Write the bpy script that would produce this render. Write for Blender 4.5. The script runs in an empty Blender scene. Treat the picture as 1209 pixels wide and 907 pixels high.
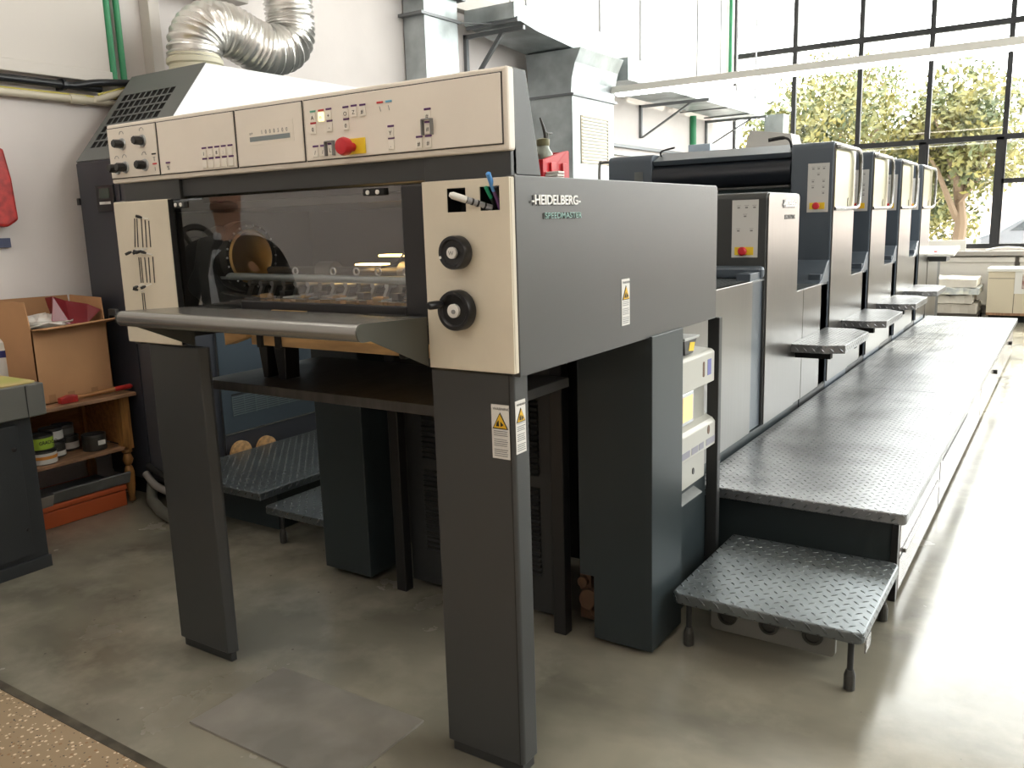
import bpy, math, random
from mathutils import Vector, Matrix
random.seed(7)
C = bpy.context.scene.collection
sc = bpy.context.scene
PI = math.pi

# ------------------------------------------------------------------ materials
MATS = {}
def _n(nt, t, **kw):
    n = nt.nodes.new(t)
    for k, v in kw.items():
        if k in n.inputs: n.inputs[k].default_value = v
        else: setattr(n, k, v)
    return n
def mat(name, col, rough=0.5, metal=0.0, noise=0.0, nscale=8.0, bump=0.0, bscale=200.0, emit=None, estr=0.0, coat=0.0, stretch=None, spec=0.5, col2=None):
    if name in MATS: return MATS[name]
    m = bpy.data.materials.new(name); m.use_nodes = True
    nt = m.node_tree; b = nt.nodes['Principled BSDF']; L = nt.links.new
    b.inputs['Base Color'].default_value = (*col, 1); b.inputs['Roughness'].default_value = rough
    b.inputs['Metallic'].default_value = metal; b.inputs['Coat Weight'].default_value = coat
    b.inputs['Specular IOR Level'].default_value = spec
    if emit: b.inputs['Emission Color'].default_value = (*emit, 1); b.inputs['Emission Strength'].default_value = estr
    tc = _n(nt, 'ShaderNodeTexCoord'); mp = _n(nt, 'ShaderNodeMapping'); L(tc.outputs['Object'], mp.inputs['Vector'])
    if stretch: mp.inputs['Scale'].default_value = stretch
    if noise or col2:
        nz = _n(nt, 'ShaderNodeTexNoise'); nz.inputs['Scale'].default_value = nscale; nz.inputs['Detail'].default_value = 5
        L(mp.outputs[0], nz.inputs['Vector'])
        mx = _n(nt, 'ShaderNodeMix'); mx.data_type = 'RGBA'
        c2 = col2 if col2 else tuple(max(0, c*(1-noise)) for c in col)
        mx.inputs[6].default_value = (*col, 1); mx.inputs[7].default_value = (*c2, 1)
        rp = _n(nt, 'ShaderNodeMapRange'); rp.inputs[1].default_value = .38; rp.inputs[2].default_value = .62
        L(nz.outputs[0], rp.inputs[0]); L(rp.outputs[0], mx.inputs[0]); L(mx.outputs[2], b.inputs['Base Color'])
    if bump:
        nb = _n(nt, 'ShaderNodeTexNoise'); nb.inputs['Scale'].default_value = bscale; nb.inputs['Detail'].default_value = 2
        L(mp.outputs[0], nb.inputs['Vector'])
        bp = _n(nt, 'ShaderNodeBump'); bp.inputs['Strength'].default_value = bump; bp.inputs['Distance'].default_value = .002
        L(nb.outputs[0], bp.inputs['Height']); L(bp.outputs[0], b.inputs['Normal'])
    MATS[name] = m
    return m

class NM:
    """tiny helper for maths node chains"""
    def __init__(s, nt): s.nt = nt
    def m(s, op, a, b=None, c=None):
        n = s.nt.nodes.new('ShaderNodeMath'); n.operation = op
        for i, v in enumerate((a, b, c)):
            if v is None: continue
            if isinstance(v, (int, float)): n.inputs[i].default_value = v
            else: s.nt.links.new(v, n.inputs[i])
        return n.outputs[0]
def diamond_mat(name, base=(.30, .31, .325), cell=.050, rough=.34):
    m = bpy.data.materials.new(name); m.use_nodes = True; nt = m.node_tree; b = nt.nodes['Principled BSDF']; L = nt.links.new
    tc = nt.nodes.new('ShaderNodeTexCoord'); sx = nt.nodes.new('ShaderNodeSeparateXYZ'); L(tc.outputs['Object'], sx.inputs[0])
    sn = nt.nodes.new('ShaderNodeSeparateXYZ'); L(tc.outputs['Normal'], sn.inputs[0])
    M = NM(nt)
    nz = M.m('ABSOLUTE', sn.outputs[2]); side = M.m('LESS_THAN', nz, .6); ny = M.m('GREATER_THAN', M.m('ABSOLUTE', sn.outputs[1]), .5)
    # u: X on top and on faces looking along Y; Y on faces looking along X.  v: Y on top, Z on the lips
    sidex = M.m('MULTIPLY', side, M.m('SUBTRACT', 1.0, ny))
    u = M.m('ADD', M.m('MULTIPLY', sx.outputs[0], M.m('SUBTRACT', 1.0, sidex)), M.m('MULTIPLY', sx.outputs[1], sidex))
    v = M.m('ADD', M.m('MULTIPLY', sx.outputs[1], M.m('SUBTRACT', 1.0, side)), M.m('MULTIPLY', sx.outputs[2], side))
    u = M.m('DIVIDE', u, cell); v = M.m('DIVIDE', v, cell)
    def loz(off, sg):
        a = M.m('SUBTRACT', M.m('FRACT', M.m('ADD', u, off+100)), .5); c = M.m('SUBTRACT', M.m('FRACT', M.m('ADD', v, off+100)), .5)
        p = M.m('MULTIPLY', M.m('ADD', a, M.m('MULTIPLY', c, sg)), .7071); q = M.m('MULTIPLY', M.m('SUBTRACT', c, M.m('MULTIPLY', a, sg)), .7071)
        d = M.m('ADD', M.m('POWER', M.m('DIVIDE', p, .33), 2.0), M.m('POWER', M.m('DIVIDE', q, .085), 2.0))
        return M.m('MAXIMUM', M.m('SUBTRACT', 1.0, d), 0.0)
    h = M.m('MAXIMUM', loz(0.0, 1.0), loz(.5, -1.0)); h = M.m('POWER', h, .6)
    bp = nt.nodes.new('ShaderNodeBump'); bp.inputs['Strength'].default_value = .9; bp.inputs['Distance'].default_value = .004
    L(h, bp.inputs['Height']); L(bp.outputs[0], b.inputs['Normal'])
    ns = nt.nodes.new('ShaderNodeTexNoise'); ns.inputs['Scale'].default_value = 3.5; ns.inputs['Detail'].default_value = 4; L(tc.outputs['Object'], ns.inputs['Vector'])
    mx = nt.nodes.new('ShaderNodeMix'); mx.data_type = 'RGBA'; mx.inputs[6].default_value = (*base, 1); mx.inputs[7].default_value = (*[c*.62 for c in base], 1)
    rp = nt.nodes.new('ShaderNodeMapRange'); rp.inputs[1].default_value = .4; rp.inputs[2].default_value = .7; L(ns.outputs[0], rp.inputs[0]); L(rp.outputs[0], mx.inputs[0])
    L(mx.outputs[2], b.inputs['Base Color'])
    L(M.m('SUBTRACT', rough, M.m('MULTIPLY', h, .1)), b.inputs['Roughness'])
    b.inputs['Metallic'].default_value = .85
    return m

def glass_mat(name, tint, refl, rough=0.0):
    m = bpy.data.materials.new(name); m.use_nodes = True; nt = m.node_tree; nt.nodes.clear(); L = nt.links.new
    o = nt.nodes.new('ShaderNodeOutputMaterial'); t = nt.nodes.new('ShaderNodeBsdfTransparent'); t.inputs[0].default_value = (*tint, 1)
    g = nt.nodes.new('ShaderNodeBsdfGlossy'); g.inputs['Roughness'].default_value = rough
    lw = nt.nodes.new('ShaderNodeFresnel'); lw.inputs[0].default_value = 1.5
    M = NM(nt); ge = nt.nodes.new('ShaderNodeNewGeometry'); f = M.m('MULTIPLY', M.m('MINIMUM', M.m('ADD', lw.outputs[0], refl), 1.0), M.m('SUBTRACT', 1.0, ge.outputs['Backfacing']))
    mx = nt.nodes.new('ShaderNodeMixShader'); L(f, mx.inputs[0]); L(t.outputs[0], mx.inputs[1]); L(g.outputs[0], mx.inputs[2]); L(mx.outputs[0], o.inputs[0])
    return m

def floor_mat():
    m = bpy.data.materials.new('worn_concrete'); m.use_nodes = True; nt = m.node_tree; b = nt.nodes['Principled BSDF']; L = nt.links.new
    tc = nt.nodes.new('ShaderNodeTexCoord')
    def noise(s, d=6, r=.6, sc3=None, dist=0):
        n = nt.nodes.new('ShaderNodeTexNoise'); n.inputs['Scale'].default_value = s; n.inputs['Detail'].default_value = d; n.inputs['Roughness'].default_value = r; n.inputs['Distortion'].default_value = dist
        if sc3:
            mp = nt.nodes.new('ShaderNodeMapping'); mp.inputs['Scale'].default_value = sc3; L(tc.outputs['Object'], mp.inputs[0]); L(mp.outputs[0], n.inputs[0])
        else: L(tc.outputs['Object'], n.inputs[0])
        return n.outputs[0]
    def ramp(x, a, c):
        r = nt.nodes.new('ShaderNodeMapRange'); r.inputs[1].default_value = a; r.inputs[2].default_value = c; L(x, r.inputs[0]); return r.outputs[0]
    def mix(f, a, c):
        x = nt.nodes.new('ShaderNodeMix'); x.data_type = 'RGBA'
        L(f, x.inputs[0])
        for i, v in ((6, a), (7, c)):
            if isinstance(v, tuple): x.inputs[i].default_value = (*v, 1)
            else: L(v, x.inputs[i])
        return x.outputs[2]
    c = mix(ramp(noise(1.3, 6, .5, None, .3), .30, .70), (.31, .285, .225), (.19, .18, .14))
    c = mix(ramp(noise(.9, 5, .5, (1, 1.6, 1), .3), .46, .74), c, (.105, .10, .08))
    c = mix(ramp(noise(3, 7, .6), .50, .9), c, (.40, .37, .30))
    vs = nt.nodes.new('ShaderNodeTexVoronoi'); vs.inputs['Scale'].default_value = 9; L(tc.outputs['Object'], vs.inputs['Vector'])
    M = NM(nt); spot = M.m('LESS_THAN', vs.outputs['Distance'], .045); 
    c = mix(M.m('MULTIPLY', spot, .7), c, (.07, .06, .05))
    L(c, b.inputs['Base Color'])
    r = nt.nodes.new('ShaderNodeMapRange'); r.inputs[1].default_value = .3; r.inputs[2].default_value = .7; r.inputs[3].default_value = .14; r.inputs[4].default_value = .30
    L(noise(2.2, 5), r.inputs[0]); L(r.outputs[0], b.inputs['Roughness'])
    bp = nt.nodes.new('ShaderNodeBump'); bp.inputs['Strength'].default_value = .12; bp.inputs['Distance'].default_value = .004; L(noise(14, 6), bp.inputs['Height']); L(bp.outputs[0], b.inputs['Normal'])
    b.inputs['Coat Weight'].default_value = .35; b.inputs['Coat Roughness'].default_value = .2
    return m
def terrazzo_mat():
    m = bpy.data.materials.new('terrazzo_tile'); m.use_nodes = True; nt = m.node_tree; b = nt.nodes['Principled BSDF']; L = nt.links.new
    tc = nt.nodes.new('ShaderNodeTexCoord'); M = NM(nt)
    prev = None; base = (.36, .265, .165)
    for sc_, th, col in ((60, .32, (.78, .66, .50)), (45, .24, (.30, .17, .08)), (70, .22, (.08, .06, .05))):
        v = nt.nodes.new('ShaderNodeTexVoronoi'); v.inputs['Scale'].default_value = sc_; L(tc.outputs['Object'], v.inputs['Vector'])
        sx = nt.nodes.new('ShaderNodeSeparateColor'); L(v.outputs['Color'], sx.inputs[0])
        f = M.m('MULTIPLY', M.m('LESS_THAN', v.outputs['Distance'], th), M.m('GREATER_THAN', sx.outputs[0], .5))
        x = nt.nodes.new('ShaderNodeMix'); x.data_type = 'RGBA'; L(f, x.inputs[0]); x.inputs[7].default_value = (*col, 1)
        if prev is None: x.inputs[6].default_value = (*base, 1)
        else: L(prev, x.inputs[6])
        prev = x.outputs[2]
    L(prev, b.inputs['Base Color']); b.inputs['Roughness'].default_value = .45
    return m

charcoal = mat('charcoal_paint', (.048, .051, .052), .42, .15, bump=.15, bscale=900)
charcoal2 = mat('charcoal_side_paint', (.070, .070, .069), .36, .45, bump=.25, bscale=700)
bluegrey = mat('bluegrey_paint', (.085, .105, .13), .36, .2, bump=.08, bscale=800)
darkgrey = mat('dark_panel_paint', (.022, .024, .025), .45)
teal_dark = mat('dark_teal_paint', (.022, .032, .036), .45)
black = mat('black_plastic', (.008, .008, .009), .35)
matte_black = mat('shadow_black_paint', (.006, .006, .006), .8)
cream = mat('cream_paint_dimmed', (.70, .64, .515), .42, noise=.10, nscale=4)  # darker than the console cream: weaker lamp light lower down put into colour
cream_c = mat('console_cream_paint', (.80, .745, .66), .42, noise=.05, nscale=4)
cream_edge = mat('cream_edge_paint', (.62, .56, .45), .5)
white = mat('white_plastic', (.75, .74, .70), .4)
paperw = mat('white_label_paper', (.72, .71, .68), .6)
silver = mat('brushed_silver', (.19, .182, .172), .30, .9, noise=.05, nscale=12, stretch=(6, 6, .3))
silver_hi = mat('polished_silver', (.66, .65, .58), .22, .9)
silver_grey = mat('satin_grey_metal', (.30, .30, .29), .27, .75)
tray_end = mat('tray_end_grey', (.085, .087, .075), .4, .3)
steel = mat('bare_steel', (.45, .47, .49), .3, .9)
galv = mat('galvanised_sheet', (.50, .55, .56), .42, .7, noise=.35, nscale=3)
galv_d = mat('galvanised_bracket', (.20, .21, .22), .45, .6)
foil = mat('aluminium_foil_duct', (.86, .85, .83), .28, .95, bump=.9, bscale=60)
brass = mat('brass_yellow', (.60, .38, .14), .35, .8)
brown = mat('rusty_brown', (.13, .07, .04), .5, .3)
red = mat('red_plastic', (.55, .02, .03), .35)
redtool = mat('red_paint', (.50, .03, .025), .4, noise=.4, nscale=20)
yellow = mat('yellow_plate', (.85, .60, .03), .5)
yellow_w = mat('warning_yellow', (.75, .46, .02), .5)
purple = mat('purple_mark', (.10, .03, .14), .5)
redmark = mat('red_mark', (.60, .05, .05), .5)
bluemark = mat('blue_mark', (.15, .45, .65), .5)
greenmark = mat('green_mark', (.15, .45, .32), .5)
greymark = mat('grey_ink_mark', (.22, .22, .22), .6)
darkmark = mat('dark_ink_mark', (.05, .045, .04), .6)
keycap = mat('keycap_white', (.80, .76, .68), .4)
keycap_lit = mat('keycap_lit', (.9, .85, .6), .4, emit=(1, .85, .45), estr=1.2)
lcd = mat('display_grey_green', (.22, .26, .27), .15)
greentext = mat('green_grey_lettering', (.20, .33, .30), .35, .3)
walls = mat('painted_wall', (.72, .67, .65), .7, noise=.06, nscale=2, bump=.1, bscale=60)
wall_trim = mat('painted_trim', (.60, .56, .52), .6)
ceil_m = mat('ceiling_paint', (.72, .70, .66), .8)
blackpipe = mat('black_pipe', (.012, .013, .016), .35)
creampipe = mat('cream_pipe', (.58, .53, .42), .5)
greenpipe = mat('green_pipe', (.03, .26, .11), .45)
wood = mat('oak_wood', (.40, .19, .065), .5, noise=.45, nscale=5, stretch=(8, 1, 8), col2=(.26, .11, .035))
wood_v = mat('turned_oak', (.42, .20, .06), .45, noise=.45, nscale=5, stretch=(9, 9, 1))
woodpale = mat('pale_pallet_wood', (.55, .35, .16), .65, noise=.4, nscale=4, stretch=(1, 6, 6))
woodtop = mat('worn_table_top', (.36, .20, .11), .6, noise=.4, nscale=6, stretch=(6, 1, 1))
card = mat('cardboard', (.50, .27, .13), .8, noise=.12, nscale=3, bump=.1, bscale=80)
cardin = mat('cardboard_inside', (.36, .19, .09), .85)
greenmat = mat('worn_green_mat', (.38, .37, .10), .75, col2=(.50, .38, .18), nscale=6)
deskgrey = mat('desk_grey_paint', (.155, .16, .15), .45)
deskdark = mat('desk_dark_paint', (.035, .040, .045), .45)
bagred = mat('dark_red_plastic_film', (.18, .015, .02), .25)
bagwhite = mat('white_plastic_film', (.70, .68, .64), .35)
tin = mat('dark_ink_tin', (.07, .07, .065), .4, .5)
tinlid = mat('ink_tin_rim', (.10, .10, .10), .3, .7)
lime = mat('lime_label', (.40, .60, .06), .5)
orange = mat('orange_label', (.75, .30, .05), .5)
orangecase = mat('orange_red_case', (.50, .10, .03), .45)
greyplate = mat('grey_sheet', (.17, .18, .18), .5, noise=.3, nscale=7)
hoodgrey = mat('hood_grey_paint', (.14, .15, .15), .45)
hoodside = mat('hood_sunlit_side', (.80, .80, .78), .35, .1)  # near-white stands in for the strong light on this side of the hood
cabdark = mat('cabinet_dark_blue', (.040, .044, .056), .42)
cabblue = mat('cabinet_blue_panel', (.055, .075, .095), .35, .1)
board = mat('worn_steel_board', (.075, .072, .068), .45, .3, noise=.3, nscale=4, stretch=(8, 1, 1))
hose = mat('grey_hose', (.13, .13, .11), .5)
plate_m = mat('floor_steel_plate', (.32, .30, .265), .45, .2, noise=.35, nscale=3)
beige = mat('beige_cabinet', (.62, .55, .42), .5)
whitecab = mat('offwhite_cabinet', (.48, .48, .44), .4)
lampglow = mat('warm_lamp', (1, .8, .5), .5, emit=(1, .62, .22), estr=9)
lampglow2 = mat('warm_window_lamp', (.5, .35, .15), .5, emit=(1, .66, .30), estr=1.0)
tube_on = mat('fluorescent_tube', (1, 1, 1), .5, emit=(1, .93, .84), estr=17)
tube_cool = mat('fluorescent_tube_far', (1, 1, 1), .5, emit=(1, 1, 1), estr=12)
frame_m = mat('window_steel_frame', (.018, .019, .022), .5)
leafm = mat('sunlit_leaves', (.20, .17, .04), .6, col2=(.05, .07, .02), nscale=1.5)
bark = mat('tree_bark', (.16, .11, .07), .8)
asphalt = mat('pale_street', (.55, .53, .5), .8)
carpaint = mat('pale_car_paint', (.22, .23, .26), .25, .3)
carglass = mat('car_glass', (.05, .06, .07), .1)
rubber = mat('black_rubber', (.015, .015, .015), .7)
roller = mat('dark_roller', (.018, .022, .03), .28, .2)
roller2 = mat('greenish_roller', (.03, .042, .045), .4, .2)
diamond = diamond_mat('diamond_tread_plate')
diamond_s = diamond_mat('diamond_tread_plate_dark', (.21, .235, .25), .054, .34)
guard_glass = glass_mat('tinted_guard_glass', (.92, .92, .91), .13)
pane_glass = glass_mat('window_glass', (.95, .97, .96), .0)

# ------------------------------------------------------------------ geometry helpers
class MB:
    def __init__(s): s.v = []; s.f = []
    def add(s, vs, fs):
        o = len(s.v); s.v += [tuple(v) for v in vs]; s.f += [tuple(i+o for i in f) for f in fs]; return s
    def box(s, x0, x1, y0, y1, z0, z1):
        return s.add([(x0,y0,z0),(x1,y0,z0),(x1,y1,z0),(x0,y1,z0),(x0,y0,z1),(x1,y0,z1),(x1,y1,z1),(x0,y1,z1)],
                     [(0,3,2,1),(4,5,6,7),(0,1,5,4),(1,2,6,5),(2,3,7,6),(3,0,4,7)])
    def prism(s, poly, axis, a, b):
        """poly: 2D points. axis 'x': (y,z); 'y': (x,z); 'z': (x,y)"""
        n = len(poly)
        def P(p, t): return {'x': (t, p[0], p[1]), 'y': (p[0], t, p[1]), 'z': (p[0], p[1], t)}[axis]
        vs = [P(p, a) for p in poly] + [P(p, b) for p in poly]
        return s.add(vs, [tuple(range(n)), tuple(range(2*n-1, n-1, -1))] + [(i, i+n, (i+1) % n + n, (i+1) % n) for i in range(n)])
    def cyl(s, p0, p1, r0, r1=None, n=20, caps=True):
        r1 = r0 if r1 is None else r1; p0 = Vector(p0); p1 = Vector(p1); d = (p1-p0).normalized()
        u = d.orthogonal().normalized(); w = d.cross(u)
        vs = [p0+(u*math.cos(2*PI*i/n)+w*math.sin(2*PI*i/n))*r0 for i in range(n)]+[p1+(u*math.cos(2*PI*i/n)+w*math.sin(2*PI*i/n))*r1 for i in range(n)]
        fs = [(i, (i+1) % n, (i+1) % n+n, i+n) for i in range(n)]
        if caps: fs += [tuple(range(n-1, -1, -1)), tuple(range(n, 2*n))]
        return s.add(vs, fs)
    def lathe(s, prof, o=(0,0,0), d=(0,0,1), n=24):
        """prof: (radius, height) list"""
        o = Vector(o); d = Vector(d).normalized(); u = d.orthogonal().normalized(); w = d.cross(u); vs = []; fs = []
        for r, h in prof:
            for i in range(n): vs.append(o+d*h+(u*math.cos(2*PI*i/n)+w*math.sin(2*PI*i/n))*max(r, 1e-4))
        for k in range(len(prof)-1):
            for i in range(n): fs.append((k*n+i, k*n+(i+1) % n, (k+1)*n+(i+1) % n, (k+1)*n+i))
        fs.append(tuple(range(n-1, -1, -1))); fs.append(tuple((len(prof)-1)*n+i for i in range(n)))
        return s.add(vs, fs)
    def tube(s, pts, r, n=10, closed=False):
        pts = [Vector(p) for p in pts]; rr = r if isinstance(r, (list, tuple)) else [r]*len(pts); vs = []; fs = []; m = len(pts); u = None
        for k, p in enumerate(pts):
            a = pts[k-1] if (k or closed) else p; b = pts[(k+1) % m] if (k < m-1 or closed) else p
            d = (b-a).normalized()
            u = d.orthogonal().normalized() if u is None else (u-d*u.dot(d)).normalized()
            w = d.cross(u)
            for i in range(n): vs.append(p+(u*math.cos(2*PI*i/n)+w*math.sin(2*PI*i/n))*rr[k])
        for k in range(m if closed else m-1):
            for i in range(n): fs.append((k*n+i, k*n+(i+1) % n, ((k+1) % m)*n+(i+1) % n, ((k+1) % m)*n+i))
        if not closed: fs += [tuple(range(n-1, -1, -1)), tuple((m-1)*n+i for i in range(n))]
        return s.add(vs, fs)
    def ball(s, c, r, n=12, m=8, sc3=(1,1,1)):
        c = Vector(c); vs = []; fs = []
        for k in range(m+1):
            t = PI*k/m
            for i in range(n): vs.append(c+Vector((r*math.sin(t)*math.cos(2*PI*i/n)*sc3[0], r*math.sin(t)*math.sin(2*PI*i/n)*sc3[1], r*math.cos(t)*sc3[2])))
        for k in range(m):
            for i in range(n): fs.append((k*n+i, (k+1)*n+i, (k+1)*n+(i+1) % n, k*n+(i+1) % n))
        return s.add(vs, fs)
    def holed(s, axis, a0, a1, b0, b1, c0, c1, holes):
        """slab with rectangular holes. axis 'y': a=x, b=z, c=y ; axis 'x': a=y, b=z, c=x"""
        A = sorted({a0, a1, *[h[0] for h in holes], *[h[1] for h in holes]}); B = sorted({b0, b1, *[h[2] for h in holes], *[h[3] for h in holes]})
        def solid(i, j):
            if not (0 <= i < len(A)-1 and 0 <= j < len(B)-1): return False
            ca = (A[i]+A[i+1])/2; cb = (B[j]+B[j+1])/2
            return not any(h[0] < ca < h[1] and h[2] < cb < h[3] for h in holes)
        def P(a, b, c): return (a, c, b) if axis == 'y' else (c, a, b)
        for i in range(len(A)-1):
            for j in range(len(B)-1):
                if not solid(i, j): continue
                x0, x1, z0, z1 = A[i], A[i+1], B[j], B[j+1]
                for cc in (c0, c1): s.add([P(x0,z0,cc),P(x1,z0,cc),P(x1,z1,cc),P(x0,z1,cc)], [(0,1,2,3)])
                for di, dj, e in ((-1,0,((x0,z0),(x0,z1))),(1,0,((x1,z0),(x1,z1))),(0,-1,((x0,z0),(x1,z0))),(0,1,((x0,z1),(x1,z1)))):
                    if not solid(i+di, j+dj):
                        (p, q), (r, t) = e; s.add([P(p,q,c0),P(r,t,c0),P(r,t,c1),P(p,q,c1)], [(0,1,2,3)])
        return s
    def xf(s, M):
        s.v = [tuple(M @ Vector(v)) for v in s.v]; return s

ORG = {}
def root_of(o):
    while o.parent: o = o.parent
    return o
def finish(me, smooth=False):
    import bmesh
    bm = bmesh.new(); bm.from_mesh(me); bmesh.ops.remove_doubles(bm, verts=bm.verts, dist=1e-6); bmesh.ops.recalc_face_normals(bm, faces=bm.faces); bm.to_mesh(me); bm.free()
    if smooth:
        for p in me.polygons: p.use_smooth = True
        try: me.set_sharp_from_angle(angle=math.radians(40))
        except Exception: pass
def mesh_obj(name, mb, m, parent=None, bevel=0.0, smooth=False, origin=None, label=None, seg=2):
    me = bpy.data.meshes.new(name); o = bpy.data.objects.new(name, me)
    if parent is not None: org = ORG[root_of(parent).name]
    elif origin is not None: org = Vector(origin)
    else:
        xs = [v[0] for v in mb.v]; ys = [v[1] for v in mb.v]; zs = [v[2] for v in mb.v]
        org = Vector(((min(xs)+max(xs))/2, (min(ys)+max(ys))/2, min(zs)))
    me.from_pydata([(v[0]-org[0], v[1]-org[1], v[2]-org[2]) for v in mb.v], [], mb.f)
    finish(me, smooth); me.materials.append(m); C.objects.link(o)
    if parent is not None: o.parent = parent
    else: o.location = org; ORG[o.name] = org
    if bevel:
        b = o.modifiers.new('bevel', 'BEVEL'); b.width = bevel; b.segments = seg; b.limit_method = 'ANGLE'; b.angle_limit = math.radians(35)
    if label: o['label'] = label
    return o
def thing(name, label, cat, loc, group=None):
    o = bpy.data.objects.new(name, None); C.objects.link(o); o.location = loc; ORG[o.name] = Vector(loc)
    o['label'] = label; o['category'] = cat; o.empty_display_size = .1
    if group: o['group'] = group
    return o
def tag(o, label, cat, group=None, kind=None):
    o['label'] = label; o['category'] = cat
    if group: o['group'] = group
    if kind: o['kind'] = kind
    return o
def struct(name, mb, m, **k):
    o = mesh_obj(name, mb, m, **k)
    if not k.get('parent'): o['kind'] = 'structure'
    return o
def box(name, x0, x1, y0, y1, z0, z1, m, parent=None, bevel=0.003, label=None):
    return mesh_obj(name, MB().box(x0, x1, y0, y1, z0, z1), m, parent, bevel, label=label)
def dup(root, loc, label=None):
    r = root.copy(); C.objects.link(r); r.location = loc
    if label: r['label'] = label
    ORG[r.name] = Vector(loc)
    def rec(a, b):
        for ch in [x for x in bpy.data.objects if x.parent == a]:
            c = ch.copy(); C.objects.link(c); c.parent = b; rec(ch, c)
    rec(root, r)
    return r
def text(name, s, size, loc, face, m, parent, extrude=.001, sx=1.0, bold=0.0, align='LEFT'):
    """face '-y' reads along +X, '+x' reads along +Y"""
    cu = bpy.data.curves.new(name, 'FONT'); cu.body = s; cu.size = size; cu.extrude = extrude; cu.offset = bold; cu.align_x = align
    t = bpy.data.objects.new('tmp', cu); C.objects.link(t); bpy.context.view_layer.update()
    me = bpy.data.meshes.new_from_object(t.evaluated_get(bpy.context.evaluated_depsgraph_get()))
    bpy.data.objects.remove(t); bpy.data.curves.remove(cu)
    R = Matrix.Rotation(PI/2, 4, 'X') if face == '-y' else Matrix.Rotation(PI/2, 4, 'Z') @ Matrix.Rotation(PI/2, 4, 'X')
    org = ORG[root_of(parent).name]
    me.transform(Matrix.Translation(Vector(loc)-org) @ R @ Matrix.Diagonal((sx, 1, 1, 1))); me.materials.clear(); me.materials.append(m)
    o = bpy.data.objects.new(name, me); C.objects.link(o); o.parent = parent
    return o
def roundrect(a0, a1, b0, b1, r, corners='1111', n=5):
    """2D rounded rectangle; corners in order (a0,b0),(a1,b0),(a1,b1),(a0,b1)"""
    out = []
    for (cx, cy, t0, k) in ((a0+r, b0+r, PI, 0), (a1-r, b0+r, 1.5*PI, 1), (a1-r, b1-r, 0, 2), (a0+r, b1-r, .5*PI, 3)):
        if corners[k] == '1':
            for i in range(n+1):
                t = t0+.5*PI*i/n; out.append((cx+r*math.cos(t), cy+r*math.sin(t)))
        else: out.append(((a0, a1, a1, a0)[k], (b0, b0, b1, b1)[k]))
    return out
def smoothpath(pts, k=8):
    pts = [Vector(p) for p in pts]; P = [pts[0]*2-pts[1]]+pts+[pts[-1]*2-pts[-2]]; out = []
    for i in range(1, len(P)-2):
        for j in range(k):
            t = j/k; a, b, c, d = P[i-1:i+3]
            out.append(.5*((2*b)+(c-a)*t+(2*a-5*b+4*c-d)*t*t+(3*b-a-3*c+d)*t**3))
    return out+[pts[-1]]

# ------------------------------------------------------------------ room shell
XW, YW, XR, YB, ZC = -5.2, 15.0, 5.5, -4.5, 7.8
TY = 1.33
struct('floor', MB().box(XW-.3, XR, TY, YW+.2, -.2, 0), floor_mat())
struct('floor_front', MB().box(XW-.3, XR, YB, TY-.02, -.2, .002), terrazzo_mat())
struct('trim_1', MB().box(XW, XR, TY-.02, TY+.012, -.1, .004), mat('floor_joint', (.10, .085, .06), .7, noise=.5, nscale=12))
struct('ceiling', MB().box(XW-.3, XR+.3, YB-.3, YW+.3, ZC, ZC+.2), ceil_m)
struct('wall_left', MB().box(XW-.25, XW, YB, YW+.2, 0, ZC), walls)
struct('wall_back', MB().box(XW-.25, XR+.25, YB-.25, YB, 0, ZC), walls)
# left wall: ledge beam, pilaster, cornice
struct('trim_2', MB().box(XW, XW+.07, -1.0, 3.32, 2.53, 2.60).box(XW, XW+.05, -1.0, 3.32, 2.60, 3.9), wall_trim, bevel=.005)
struct('trim_3', MB().box(XW, XW+.10, 3.60, 3.68, 0, ZC), wall_trim, bevel=.004)
struct('trim_4', MB().box(XW, XW+.22, 3.68, 4.32, 3.16, 3.36).box(XW, XW+.10, 6.8, 14.9, 3.62, 3.78), wall_trim, bevel=.004)
# window wall
SILL, TOP = 1.0, 7.4
mull = [-5.2, -4.17, -3.13, -2.10, -1.04, 0.0, 1.04, 2.08, 3.12, 4.16, 5.2]
struct('wall_window', MB().holed('y', XW, XR, 0, ZC, YW, YW+.3, [(-5.2, 5.2, SILL, TOP)]), walls)
wf = MB()
for i, x in enumerate(mull): wf.box(x-.035, x+.035, YW+.06, YW+.14, SILL, TOP)
wf.box(XW, 5.2, YW+.05, YW+.15, 2.61, 2.69).box(XW, 5.2, YW+.05, YW+.15, 4.25, 4.33).box(XW, 5.2, YW+.05, YW+.15, 5.87, 5.95).box(XW, 5.2, YW+.05, YW+.15, TOP-.06, TOP)
wf.box(XW, 5.2, YW+.04, YW+.16, SILL, SILL+.07).box(-1.04, 5.2, YW+.06, YW+.14, 1.97, 2.04).box(-1.14, -1.04, YW+.05, YW+.14, SILL, 2.65).box(-2.2, -2.1, YW+.05, YW+.14, SILL, 2.65)
w1 = struct('window_1', wf, frame_m)
struct('window_pane', MB().box(XW, 5.2, YW+.095, YW+.10, SILL, TOP), pane_glass, parent=w1)
struct('trim_5', MB().box(XW, 5.2, YW-.30, YW+.05, .90, .97), mat('grey_sill_stone', (.30, .28, .26), .5), bevel=.01)
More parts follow.
